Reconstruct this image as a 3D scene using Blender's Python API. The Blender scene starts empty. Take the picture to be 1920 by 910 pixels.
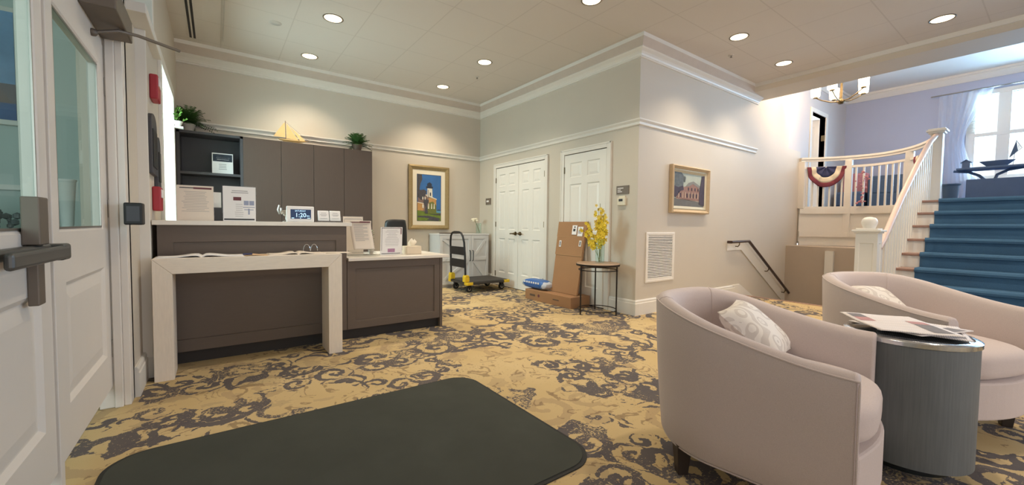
import bpy, bmesh, math, random
from mathutils import Vector, Matrix
random.seed(7)
S = bpy.context.scene
COL = S.collection
PI = math.pi
# ------------------------------------------------------------------ camera, world, exposure
FPX, YAW, PITCH, ROLL = 760.84, 0.629538, -0.0419253, 0.0110328
cy, sy = math.cos(YAW), math.sin(YAW)
fwd = Vector((sy, cy, 0)); rgt = Vector((cy, -sy, 0)); up = Vector((0, 0, 1))
f2 = fwd * math.cos(PITCH) + up * math.sin(PITCH); u2 = up * math.cos(PITCH) - fwd * math.sin(PITCH)
r3 = rgt * math.cos(ROLL) + u2 * math.sin(ROLL); u3 = u2 * math.cos(ROLL) - rgt * math.sin(ROLL)
cd = bpy.data.cameras.new('camera'); cam = bpy.data.objects.new('camera', cd); COL.objects.link(cam)
m = Matrix((r3, u3, -f2)).transposed().to_4x4(); m.translation = Vector((0, 0, 1.08)); cam.matrix_world = m
cd.sensor_width = 36; cd.lens = 36 * FPX / 1920; cd.clip_start = .02; cd.clip_end = 200
S.camera = cam
W = bpy.data.worlds.new('world'); S.world = W; W.use_nodes = True
bg = W.node_tree.nodes['Background']; bg.inputs[0].default_value = (.97, .93, .93, 1); bg.inputs[1].default_value = 1.6
S.view_settings.view_transform = 'Standard'; S.view_settings.look = 'None'; S.view_settings.gamma = 1
S.view_settings.use_curve_mapping = False; S.view_settings.exposure = 0.0
SPOT_W = 95
def area_light(name, loc, target, sx, sy_, power, color):
    l = bpy.data.lights.new(name, 'AREA'); l.shape = 'RECTANGLE'; l.size = sx; l.size_y = sy_; l.energy = power; l.color = color
    o = bpy.data.objects.new(name, l); COL.objects.link(o); o.location = loc
    o.rotation_euler = (Vector(target) - Vector(loc)).to_track_quat('-Z', 'Y').to_euler()
    return o
# daylight through the upper and side windows; the vestibule gets an added fill
area_light('daylight_stair_window', (12.15, -.3, 2.95), (8, -.3, 2.0), 4.4, 2.4, 850, (.40, .66, 1.0))
area_light('daylight_side_window', (-.95, 5.36, 1.9), (1, 5.2, 1.5), 1.0, 1.6, 110, (.75, .95, 1.0))
area_light('vestibule_fill', (-2.2, -.3, 2.0), (-1.9, 3, 1.3), 2.0, 2.0, 38, (.78, .97, .98))  # unseen fill, added to brighten the wall behind the door glass

# ------------------------------------------------------------------ materials
def lin(c):
    return tuple((x / 12.92 if x <= .04045 else ((x + .055) / 1.055) ** 2.4) for x in [v / 255 for v in c])
class NT:
    def __init__(s, name):
        s.m = bpy.data.materials.new(name); s.m.use_nodes = True; s.t = s.m.node_tree; s.b = s.t.nodes['Principled BSDF']
    def n(s, typ, **kw):
        o = s.t.nodes.new(typ)
        for k, v in kw.items(): setattr(o, k, v)
        return o
    def l(s, a, b): s.t.links.new(a, b)
    def math(s, op, a, b=None, c=None, clamp=False):
        o = s.n('ShaderNodeMath', operation=op); o.use_clamp = clamp
        for i, v in enumerate((a, b, c)):
            if v is None: continue
            if isinstance(v, (int, float)): o.inputs[i].default_value = v
            else: s.l(v, o.inputs[i])
        return o.outputs[0]
    def mix(s, f, a, b):
        o = s.n('ShaderNodeMix', data_type='RGBA')
        for i, v in ((0, f), (6, a), (7, b)):
            if isinstance(v, (int, float)): o.inputs[i].default_value = v
            elif isinstance(v, tuple): o.inputs[i].default_value = (*v[:3], 1)
            else: s.l(v, o.inputs[i])
        return o.outputs[2]
    def noise(s, scale, detail=2, rough=.5, vec=None, dist=0):
        o = s.n('ShaderNodeTexNoise'); o.inputs['Scale'].default_value = scale; o.inputs['Detail'].default_value = detail
        o.inputs['Roughness'].default_value = rough; o.inputs['Distortion'].default_value = dist
        if vec is not None: s.l(vec, o.inputs['Vector'])
        return o.outputs[0]
    def co(s): return s.n('ShaderNodeTexCoord').outputs['Object']
    def bump(s, h, strength, dist=.01):
        o = s.n('ShaderNodeBump'); o.inputs['Strength'].default_value = strength; o.inputs['Distance'].default_value = dist
        s.l(h, o.inputs['Height']); s.l(o.outputs[0], s.b.inputs['Normal'])
def mat(name, rgb, rough=.6, metal=0, var=.06, vs=8, bump=0, bs=60, coat=0, stretch=None, spec=None):
    t = NT(name); c = lin(rgb); co = t.co()
    if stretch:
        mp = t.n('ShaderNodeMapping'); mp.inputs['Scale'].default_value = stretch; t.l(co, mp.inputs[0]); co = mp.outputs[0]
    nz = t.noise(vs, 4, .6, co)
    t.l(t.mix(nz, tuple(x * (1 - var * 1.6) for x in c), tuple(min(1, x * (1 + var * 1.6)) for x in c)), t.b.inputs['Base Color'])
    t.b.inputs['Roughness'].default_value = rough; t.b.inputs['Metallic'].default_value = metal
    if coat: t.b.inputs['Coat Weight'].default_value = coat
    if spec is not None: t.b.inputs['Specular IOR Level'].default_value = spec
    if bump: t.bump(t.noise(bs, 3, .6, co), bump, .004)
    return t.m
def emis(name, rgb, strength):
    t = NT(name); c = lin(rgb)
    t.b.inputs['Base Color'].default_value = (*c, 1); t.b.inputs['Emission Color'].default_value = (*c, 1)
    t.b.inputs['Emission Strength'].default_value = strength; return t.m
def glass(name, tint=(.93, .98, .97), ior=1.45):
    t = NT(name); g = t.n('ShaderNodeBsdfGlossy'); g.inputs['Roughness'].default_value = .02
    tr = t.n('ShaderNodeBsdfTransparent'); tr.inputs[0].default_value = (*tint, 1)
    fr = t.n('ShaderNodeFresnel'); fr.inputs[0].default_value = ior
    mx = t.n('ShaderNodeMixShader'); ge = t.n('ShaderNodeNewGeometry'); t.l(t.math('MULTIPLY', fr.outputs[0], t.math('SUBTRACT', 1, ge.outputs['Backfacing'])), mx.inputs[0]); t.l(tr.outputs[0], mx.inputs[1]); t.l(g.outputs[0], mx.inputs[2])
    t.l(mx.outputs[0], t.t.nodes['Material Output'].inputs[0]); return t.m
def sheer(name, rgb, op):
    t = NT(name); tr = t.n('ShaderNodeBsdfTransparent'); d = t.n('ShaderNodeBsdfTranslucent'); d.inputs[0].default_value = (*lin(rgb), 1)
    df = t.n('ShaderNodeBsdfDiffuse'); df.inputs[0].default_value = (*lin(rgb), 1)
    a = t.n('ShaderNodeMixShader'); a.inputs[0].default_value = .5; t.l(d.outputs[0], a.inputs[1]); t.l(df.outputs[0], a.inputs[2])
    mx = t.n('ShaderNodeMixShader'); mx.inputs[0].default_value = op; t.l(tr.outputs[0], mx.inputs[1]); t.l(a.outputs[0], mx.inputs[2])
    t.l(mx.outputs[0], t.t.nodes['Material Output'].inputs[0]); return t.m

M = {}
M['wall'] = mat('wall_paint', (205, 196, 182), .62, var=.015, vs=3, bump=.08, bs=250)
M['wall_hall'] = mat('hall_wall_paint', (198, 192, 190), .65, var=.015, vs=3, bump=.08, bs=250)
M['wall_end'] = mat('hall_glare_tint', (176, 182, 204), .65, var=.015, vs=3)  # blue-lavender window glare put into the wall colour
M['wall_vest'] = mat('vestibule_paint', (198, 210, 205), .6, var=.02, vs=3)
M['white'] = mat('white_trim_paint', (228, 224, 216), .42, var=.012, vs=5)
M['doorw'] = mat('white_door_paint', (232, 229, 222), .38, var=.01, vs=5)
M['entry'] = mat('entry_door_paint', (228, 222, 214), .4, var=.015, vs=5)
M['desk'] = mat('desk_laminate', (102, 90, 81), .55, var=.06, vs=5, stretch=(2, 2, 30), bump=.05, bs=40)
M['cab'] = mat('wall_cabinet_laminate', (82, 68, 60), .5, var=.07, vs=5, stretch=(30, 30, 2), bump=.05, bs=40)
M['niche'] = mat('niche_laminate', (66, 66, 70), .5, var=.05, vs=5)
M['kick'] = mat('toe_kick', (52, 48, 46), .7)
M['quartz'] = mat('counter_quartz', (232, 226, 216), .28, var=.03, vs=30)
M['washed'] = mat('whitewashed_wood', (238, 226, 210), .6, var=.07, vs=6, stretch=(18, 18, 2), bump=.12, bs=20)
M['washed_h'] = mat('whitewashed_wood_rail', (238, 226, 210), .6, var=.07, vs=6, stretch=(2, 18, 18), bump=.12, bs=20)
M['mat'] = mat('entrance_mat', (77, 80, 75), .95, var=.14, vs=3, bump=.6, bs=700, spec=.1)
M['matedge'] = mat('mat_rubber_edge', (42, 43, 42), .8)
M['bronze'] = mat('aged_bronze', (112, 98, 72), .35, .9)
M['iron'] = mat('dark_iron', (52, 46, 42), .5, .6)
M['gunmetal'] = mat('dark_grey_metal', (98, 98, 96), .4, .5)
M['brownmetal'] = mat('door_closer_finish', (118, 108, 98), .5, .4)
M['chrome'] = mat('chrome', (210, 215, 220), .12, 1)
M['steel'] = mat('brushed_nickel', (170, 165, 158), .3, .9)
M['black'] = mat('black_plastic', (26, 26, 28), .5)
M['rubber'] = mat('black_rubber', (34, 34, 34), .8)
M['deck'] = mat('cart_deck_vinyl', (58, 55, 52), .6, bump=.4, bs=200)
M['yellow'] = mat('yellow_plastic', (225, 190, 40), .45)
M['card'] = mat('cardboard', (164, 124, 88), .85, var=.05, vs=4, bump=.05, bs=40)
M['cardtop'] = mat('cardboard_light', (178, 140, 100), .85, var=.05, vs=4)
M['tape'] = mat('packing_tape', (186, 152, 112), .3)
M['paper'] = mat('paper_white', (238, 236, 236), .7, var=.01)
M['paperw'] = mat('paper_cream', (232, 220, 206), .7, var=.015)
M['ink'] = mat('ink_grey', (150, 148, 152), .8)
M['inkd'] = mat('ink_dark', (52, 54, 60), .7)
M['inkmaroon'] = mat('ink_maroon', (110, 62, 68), .7)
M['inkblue'] = mat('ink_blue_grey', (150, 158, 184), .7)
M['navy'] = mat('navy_print', (44, 56, 70), .6)
M['acry'] = glass('clear_acrylic', (.96, .97, .97))
M['glass'] = glass('clear_glass', (.93, .98, .97))
M['doorglass'] = glass('door_glass', (.90, .97, .96), 1.06)
M['screen'] = emis('clock_screen_glow', (28, 48, 80), .5)
M['digits'] = emis('clock_digits_glow', (190, 230, 255), 1.1)
M['red'] = mat('alarm_red', (170, 46, 58), .45)
M['dkplaq'] = mat('dark_plaque', (66, 66, 72), .5)
M['plate'] = mat('sign_plate_bronze', (116, 104, 92), .5)
M['beige'] = mat('thermostat_plastic', (226, 218, 196), .5)
M['gold'] = mat('champagne_frame', (168, 146, 104), .42, .45, var=.14, vs=30)
M['goldlight'] = mat('silver_gilt_lip', (206, 194, 164), .4, .3)
M['frame2'] = mat('cream_wood_frame', (202, 180, 148), .5, .1, var=.1, vs=20)
M['frame2d'] = mat('frame_dark_lip', (92, 70, 54), .5)
M['matboard'] = mat('mat_board', (240, 230, 208), .8, var=.01)
M['fern'] = mat('fern_leaf', (62, 98, 44), .6, var=.35, vs=14)
M['fern2'] = mat('fern_leaf_light', (92, 132, 52), .6, var=.3, vs=14)
M['potw'] = mat('white_pot', (196, 190, 182), .5)
M['potb'] = mat('brown_pot', (98, 80, 66), .6)
M['sail'] = mat('sail_wood', (226, 190, 132), .6, var=.05)
M['hull'] = mat('hull_wood', (206, 170, 112), .5)
M['mast'] = mat('mast_wood', (120, 92, 60), .6)
M['orchid'] = mat('yellow_petal', (236, 206, 50), .6, var=.14, vs=40)
M['orchidc'] = mat('orchid_centre', (120, 62, 34), .6)
M['stem'] = mat('flower_stem', (120, 120, 62), .6)
M['petalw'] = mat('white_petal', (240, 232, 210), .6)
M['tabletop'] = mat('tan_table_top', (170, 142, 116), .4, var=.08)
M['bagb'] = mat('bag_blue', (52, 104, 178), .35, var=.1, vs=20)
M['bagw'] = mat('bag_clear_plastic', (196, 206, 220), .2, var=.1, vs=20)
M['barn'] = mat('barn_cabinet_white', (214, 214, 214), .55, var=.03, vs=12)
M['wood'] = mat('stair_wood', (156, 124, 110), .4, var=.12, vs=8)
M['railwood'] = mat('pale_rose_wood_rail', (206, 182, 170), .4, var=.06)
M['darkrail'] = mat('dark_wood_rail', (62, 44, 40), .3, var=.1)
M['stairblue'] = mat('stair_carpet', (74, 108, 138), .95, var=.22, vs=260, bump=.6, bs=500, spec=.1)
M['vent'] = mat('vent_white', (236, 230, 220), .5)
M['ventdark'] = mat('vent_shadow_gap', (70, 66, 60), .8)
M['beigewall'] = mat('stairwell_paint', (186, 172, 156), .7, var=.02)
M['bluecurt'] = sheer('sheer_curtain', (236, 240, 250), .55)
M['fabric'] = None
M['bunt_r'] = mat('bunting_red', (120, 52, 66), .8); M['bunt_w'] = mat('bunting_cream', (232, 220, 196), .8); M['bunt_b'] = mat('bunting_navy', (60, 66, 104), .8)
M['legdark'] = mat('dark_chair_leg', (52, 42, 36), .45)
M['blu'] = mat('hall_cabinet_slate', (70, 90, 112), .6)
M['pinkf'] = mat('pink_florals', (196, 132, 140), .8)
M['hallfur'] = mat('slate_console', (74, 92, 120), .5)
M['tissue'] = mat('tissue_paper', (244, 234, 214), .9)
M['tissuebox'] = mat('tissue_box_print', (222, 206, 182), .7, var=.05)
M['umber'] = mat('urn_white', (226, 230, 228), .5)
M['stone'] = mat('grey_floral', (126, 132, 132), .9, var=.3, vs=30)
def shade_mat():
    t = NT('lit_glass_shade'); t.b.inputs['Base Color'].default_value = (1, .93, .82, 1)
    t.b.inputs['Emission Color'].default_value = (1, .80, .58, 1); t.b.inputs['Emission Strength'].default_value = 7; return t.m
M['shade'] = shade_mat()
M['lamp'] = emis('downlight_lens', (255, 236, 200), 2.2)
M['lampring'] = mat('downlight_trim', (120, 112, 100), .3, .5)
def fabric():
    t = NT('oatmeal_tweed'); co = t.co(); n1 = t.noise(420, 2, .7, co); n2 = t.noise(6, 3, .5, co)
    a = t.mix(n1, lin((192, 178, 174)), lin((230, 216, 210)))
    t.l(t.mix(t.math('MULTIPLY', n2, .35), a, lin((210, 196, 194))), t.b.inputs['Base Color'])
    t.b.inputs['Roughness'].default_value = .95; t.b.inputs['Sheen Weight'].default_value = .25; t.b.inputs['Specular IOR Level'].default_value = .15
    t.bump(n1, .35, .003); return t.m
M['fabric'] = fabric()
def pillow_m():
    t = NT('damask_pillow'); co = t.co()
    w = t.n('ShaderNodeTexVoronoi'); w.inputs['Scale'].default_value = 16; w.feature = 'SMOOTH_F1'; t.l(co, w.inputs[0])
    k = t.math('GREATER_THAN', t.math('SINE', t.math('MULTIPLY', w.outputs['Distance'], 22)), .25)
    t.l(t.mix(k, lin((236, 230, 222)), lin((214, 206, 198))), t.b.inputs['Base Color']); t.b.inputs['Roughness'].default_value = .85; return t.m
M['pillow'] = pillow_m()
def ceiling_m():
    t = NT('ceiling_tile'); co = t.co(); sp = t.n('ShaderNodeSeparateXYZ'); t.l(co, sp.inputs[0])
    def line(v, o):
        f = t.math('FRACT', t.math('DIVIDE', t.math('SUBTRACT', v, o - .642 * 20), .642))
        return t.math('MAXIMUM', t.math('LESS_THAN', f, .009), t.math('GREATER_THAN', f, .991))
    k = t.math('MAXIMUM', line(sp.outputs[0], 1.363), line(sp.outputs[1], 3.155))
    nz = t.noise(300, 3, .7, co)
    base = t.mix(nz, lin((208, 200, 190)), lin((222, 214, 206)))
    t.l(t.mix(t.math('MULTIPLY', k, .22), base, lin((150, 138, 126))), t.b.inputs['Base Color']); t.b.inputs['Roughness'].default_value = .9
    t.bump(nz, .3, .003); return t.m
M['ceil'] = ceiling_m()
def carpet_m():
    t = NT('scroll_carpet'); co = t.co()
    wz = t.n('ShaderNodeTexNoise'); wz.inputs['Scale'].default_value = 5; wz.inputs['Detail'].default_value = 6; wz.inputs['Roughness'].default_value = .68; t.l(co, wz.inputs['Vector'])
    sb = t.n('ShaderNodeVectorMath', operation='SUBTRACT'); t.l(wz.outputs['Color'], sb.inputs[0]); sb.inputs[1].default_value = (.5, .5, .5)
    sc = t.n('ShaderNodeVectorMath', operation='SCALE'); t.l(sb.outputs[0], sc.inputs[0]); sc.inputs['Scale'].default_value = .13
    ad = t.n('ShaderNodeVectorMath', operation='ADD'); t.l(co, ad.inputs[0]); t.l(sc.outputs[0], ad.inputs[1]); P = ad.outputs[0]
    fl = t.n('ShaderNodeVectorMath', operation='MULTIPLY'); t.l(P, fl.inputs[0]); fl.inputs[1].default_value = (1, 1, 0); P = fl.outputs[0]
    def scroll(scale, pitch, R, off, thr):
        o = t.n('ShaderNodeVectorMath', operation='ADD'); t.l(P, o.inputs[0]); o.inputs[1].default_value = (off, off * 1.7, 0)
        v = t.n('ShaderNodeTexVoronoi'); v.inputs['Scale'].default_value = scale; v.inputs['Randomness'].default_value = .8; v.voronoi_dimensions = '2D'; t.l(o.outputs[0], v.inputs[0])
        d = t.n('ShaderNodeVectorMath', operation='SUBTRACT'); t.l(o.outputs[0], d.inputs[0]); t.l(v.outputs['Position'], d.inputs[1])
        s = t.n('ShaderNodeSeparateXYZ'); t.l(d.outputs[0], s.inputs[0]); ln = t.n('ShaderNodeVectorMath', operation='LENGTH'); t.l(d.outputs[0], ln.inputs[0])
        cs = t.n('ShaderNodeSeparateXYZ'); t.l(v.outputs['Color'], cs.inputs[0])
        sgn = t.math('SUBTRACT', t.math('MULTIPLY', t.math('GREATER_THAN', cs.outputs[0], .5), 2), 1)
        a = t.math('MULTIPLY', t.math('ARCTAN2', s.outputs[1], s.outputs[0]), sgn)
        r = ln.outputs['Value']
        ph = t.math('ADD', t.math('ADD', a, t.math('MULTIPLY', r, 2 * PI / pitch)), t.math('MULTIPLY', cs.outputs[2], 6.28))
        k = t.math('GREATER_THAN', t.math('SINE', ph), thr)
        lim = t.math('MULTIPLY', cs.outputs[1], R * .75)
        k = t.math('MULTIPLY', k, t.math('LESS_THAN', r, t.math('ADD', lim, R * .45)))
        return k
    big = t.noise(.9, 2, .5, co); big2 = t.noise(1.4, 2, .5, P)
    s1 = scroll(2.3, .135, .24, 0, .22); s2 = t.math('MAXIMUM', scroll(4.1, .085, .13, 3.3, .05), t.math('MULTIPLY', scroll(6.5, .06, .085, 5.1, .1), t.math('GREATER_THAN', t.noise(1.7, 2, .5, co), .56)))
    blob = t.math('GREATER_THAN', t.noise(3.6, 4, .55, P, .8), .595)
    blob2 = t.math('GREATER_THAN', t.noise(9, 5, .6, P, 1.2), .64)
    k = t.math('MAXIMUM', t.math('MAXIMUM', s1, s2), t.math('MAXIMUM', blob, blob2))
    nearplain = t.math('GREATER_THAN', big2, .455)
    k = t.math('MULTIPLY', k, nearplain)
    # thin contour lines following the noise bands
    ban = t.noise(2.6, 2, .5, P, 1.0)
    lines = t.math('LESS_THAN', t.math('ABSOLUTE', t.math('SUBTRACT', t.math('FRACT', t.math('MULTIPLY', ban, 9)), .5)), .09)
    lines = t.math('MULTIPLY', lines, t.math('GREATER_THAN', t.noise(5, 3, .5, P), .52))
    # worn speckle eats into the dark pattern
    fine = t.noise(70, 4, .75, co); wear = t.noise(2.2, 2, .5, co)
    eat = t.math('GREATER_THAN', t.math('ADD', fine, t.math('MULTIPLY', wear, .62)), .93)
    k = t.math('MULTIPLY', k, t.math('SUBTRACT', 1, eat))
    speck = t.math('MULTIPLY', t.math('GREATER_THAN', t.math('ADD', t.noise(45, 4, .7, co), t.math('MULTIPLY', big, .5)), .90), .6)
    tan = t.mix(t.noise(1.8, 3, .5, co), lin((190, 164, 116)), lin((214, 194, 152)))
    tan = t.mix(t.math('MULTIPLY', t.math('GREATER_THAN', t.noise(4.2, 3, .5, P), .6), .35), tan, lin((160, 140, 116)))
    gh = t.math('MULTIPLY', scroll(1.7, .16, .30, 7.7, .35), t.math('SUBTRACT', 1, nearplain)); tan = t.mix(t.math('MULTIPLY', gh, .45), tan, lin((160, 138, 112)))
    dark = t.mix(t.noise(3, 3, .5, co), lin((76, 78, 90)), lin((100, 94, 96)))
    c = t.mix(t.math('MULTIPLY', lines, .6), tan, lin((126, 104, 84)))
    c = t.mix(speck, c, lin((118, 104, 90)))
    c = t.mix(t.math('MULTIPLY', k, .93), c, dark)
    t.l(c, t.b.inputs['Base Color']); t.b.inputs['Roughness'].default_value = .97; t.b.inputs['Specular IOR Level'].default_value = .1
    t.bump(t.noise(400, 2, .6, co), .4, .004); return t.m
M['carpet'] = carpet_m()
def drum_m():
    t = NT('grey_ribbed_veneer'); co = t.co(); mp = t.n('ShaderNodeMapping'); mp.inputs['Scale'].default_value = (40, 40, 1.5); t.l(co, mp.inputs[0])
    n = t.noise(3, 4, .6, mp.outputs[0]); n2 = t.noise(5, 2, .5, co)
    t.l(t.mix(t.math('ADD', t.math('MULTIPLY', n, .7), t.math('MULTIPLY', n2, .3)), lin((78, 84, 88)), lin((122, 128, 130))), t.b.inputs['Base Color'])
    t.b.inputs['Roughness'].default_value = .5; t.bump(n, .15, .003); return t.m
M['drum'] = drum_m()
def news_m():
    t = NT('newsprint'); co = t.co(); sp = t.n('ShaderNodeSeparateXYZ'); t.l(co, sp.inputs[0])
    ln = t.math('GREATER_THAN', t.math('FRACT', t.math('MULTIPLY', sp.outputs[1], 130)), .55)
    cl = t.math('GREATER_THAN', t.math('FRACT', t.math('MULTIPLY', sp.outputs[0], 17)), .12)
    k = t.math('MULTIPLY', t.math('MULTIPLY', ln, cl), .3)
    t.l(t.mix(k, lin((246, 238, 234)), lin((130, 126, 130))), t.b.inputs['Base Color']); t.b.inputs['Roughness'].default_value = .85; return t.m
M['news'] = news_m()
M['newsgrey'] = mat('news_photo_grey', (136, 130, 130), .8, var=.3, vs=20)
M['newspink'] = mat('news_photo_rose', (196, 146, 144), .8, var=.3, vs=20)
def urnfur(): pass

# ------------------------------------------------------------------ mesh building
class MB:
    def __init__(s): s.v = []; s.f = []; s.mi = []; s.cur = 0
    def add(s, vs, fs):
        b = len(s.v); s.v += [tuple(v) for v in vs]; s.f += [tuple(i + b for i in f) for f in fs]; s.mi += [s.cur] * len(fs); return s
    def box(s, x0, x1, y0, y1, z0, z1):
        x0, x1 = sorted((x0, x1)); y0, y1 = sorted((y0, y1)); z0, z1 = sorted((z0, z1))
        return s.add([(x0, y0, z0), (x1, y0, z0), (x1, y1, z0), (x0, y1, z0), (x0, y0, z1), (x1, y0, z1), (x1, y1, z1), (x0, y1, z1)],
                     [(0, 3, 2, 1), (4, 5, 6, 7), (0, 1, 5, 4), (1, 2, 6, 5), (2, 3, 7, 6), (3, 0, 4, 7)])
    def obox(s, c, ax, ay, az):   # centre and three half-vectors
        c, ax, ay, az = map(Vector, (c, ax, ay, az))
        p = [c + ax * i + ay * j + az * k for k in (-1, 1) for i, j in ((-1, -1), (1, -1), (1, 1), (-1, 1))]
        return s.add(p, [(0, 3, 2, 1), (4, 5, 6, 7), (0, 1, 5, 4), (1, 2, 6, 5), (2, 3, 7, 6), (3, 0, 4, 7)])
    def bar(s, a, b, w, h, upv=(0, 0, 1)):
        a, b = Vector(a), Vector(b); d = (b - a); L = d.length; d.normalize(); u = Vector(upv)
        sd = d.cross(u).normalized(); u = sd.cross(d).normalized()
        return s.obox((a + b) / 2, d * L / 2, sd * w / 2, u * h / 2)
    def prism(s, poly, ext):      # poly: list of 3d points (planar), ext: vector
        n = len(poly); e = Vector(ext); P = [Vector(p) for p in poly]
        return s.add(P + [p + e for p in P], [tuple(range(n))[::-1], tuple(range(n, 2 * n))] + [(i, (i + 1) % n, n + (i + 1) % n, n + i) for i in range(n)])
    def tube(s, pts, r, n=10, closed=False, radii=None, flat=1.0):
        P = [Vector(p) for p in pts]; m_ = len(P); rings = []; pn = None
        for i, p in enumerate(P):
            a = P[i - 1] if (i or closed) else p; b = P[(i + 1) % m_] if (i < m_ - 1 or closed) else p
            d = (b - a).normalized()
            if pn is None:
                pn = d.cross(Vector((0, 0, 1)));
                if pn.length < .1: pn = d.cross(Vector((1, 0, 0)))
                pn.normalize()
            pn = (pn - d * pn.dot(d)).normalized(); q = d.cross(pn)
            rr = radii[i] if radii else r
            rings.append([p + (pn * math.cos(t) + q * math.sin(t) * flat) * rr for t in [2 * PI * k / n for k in range(n)]])
        vs = [v for R in rings for v in R]; fs = []
        for i in range(m_ if closed else m_ - 1):
            j = (i + 1) % m_
            fs += [(i * n + k, i * n + (k + 1) % n, j * n + (k + 1) % n, j * n + k) for k in range(n)]
        if not closed: fs += [tuple(range(n))[::-1], tuple((m_ - 1) * n + k for k in range(n))]
        return s.add(vs, fs)
    def lathe(s, prof, c=(0, 0, 0), n=32, sx=1, sy=1, cap=True):  # prof: (r,z)
        vs = []; fs = []
        for r, z in prof: vs += [(c[0] + r * sx * math.cos(2 * PI * k / n), c[1] + r * sy * math.sin(2 * PI * k / n), c[2] + z) for k in range(n)]
        for i in range(len(prof) - 1): fs += [(i * n + k, i * n + (k + 1) % n, (i + 1) * n + (k + 1) % n, (i + 1) * n + k) for k in range(n)]
        if cap: fs += [tuple(range(n))[::-1], tuple((len(prof) - 1) * n + k for k in range(n))]
        return s.add(vs, fs)
    def grid(s, fn, nu, nv, wrapu=False):
        vs = [fn(i / (nu if wrapu else nu - 1), j / (nv - 1)) for j in range(nv) for i in range(nu)]
        return s.add(vs, [(j * nu + i, j * nu + (i + 1) % nu, (j + 1) * nu + (i + 1) % nu, (j + 1) * nu + i) for j in range(nv - 1) for i in range(nu if wrapu else nu - 1)])
    def sphere(s, c, r, n=16, sx=1, sy=1, sz=1):
        k = n // 2
        return s.lathe([(max(1e-4, r * math.sin(PI * i / k)), -r * sz * math.cos(PI * i / k)) for i in range(k + 1)], c, n, sx, sy)
    def xf(s, M_, start=0):
        s.v = s.v[:start] + [tuple(M_ @ Vector(v)) for v in s.v[start:]]; return s
    def build(s, name, mt, parent=None, smooth=False, bevel=0, world=True, seg=2, solid=0, sub=0, wn=True):
        me = bpy.data.meshes.new(name); me.from_pydata(s.v, [], s.f); me.update()
        ms = mt if isinstance(mt, (list, tuple)) else [mt]
        for x in ms: me.materials.append(x)
        if len(ms) > 1: me.polygons.foreach_set('material_index', s.mi)
        bm = bmesh.new(); bm.from_mesh(me); bmesh.ops.recalc_face_normals(bm, faces=bm.faces); bm.to_mesh(me); bm.free()
        o = bpy.data.objects.new(name, me); COL.objects.link(o)
        if parent is not None:
            r = parent
            while r.parent: r = r.parent
            if world:
                me.transform(Matrix.LocRotScale(r.location, r.rotation_euler, None).inverted())
            o.parent = parent
        if smooth:
            me.polygons.foreach_set('use_smooth', [True] * len(me.polygons)); 
            try: me.set_sharp_from_angle(angle=math.radians(40))
            except Exception: pass
        if sub: q = o.modifiers.new('sub', 'SUBSURF'); q.levels = sub; q.render_levels = sub
        if solid: q = o.modifiers.new('solid', 'SOLIDIFY'); q.thickness = solid; q.offset = 0
        if bevel:
            q = o.modifiers.new('bevel', 'BEVEL'); q.width = bevel; q.segments = seg; q.limit_method = 'ANGLE'; q.angle_limit = math.radians(35)
        return o
def tag(o, label, cat=None, group=None):
    o['label'] = label
    if cat: o['category'] = cat
    if group: o['group'] = group
    return o
def thing(name, loc, label, cat, group=None, rz=0):
    o = bpy.data.objects.new(name, None); o.empty_display_size = .1; COL.objects.link(o); o.location = loc; o.rotation_euler = (0, 0, rz)
    return tag(o, label, cat, group)
def struct(o, label=None):
    o['kind'] = 'structure'
    if label: o['label'] = label
    return o
def sroot(name, loc, label=None):
    o = bpy.data.objects.new(name, None); o.empty_display_size = .1; COL.objects.link(o); o.location = loc; return struct(o, label)
def copy_tree(o, parent=None):
    c = o.copy(); COL.objects.link(c); c.parent = parent
    for ch in list(o.children): copy_tree(ch, c)
    return c
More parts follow.
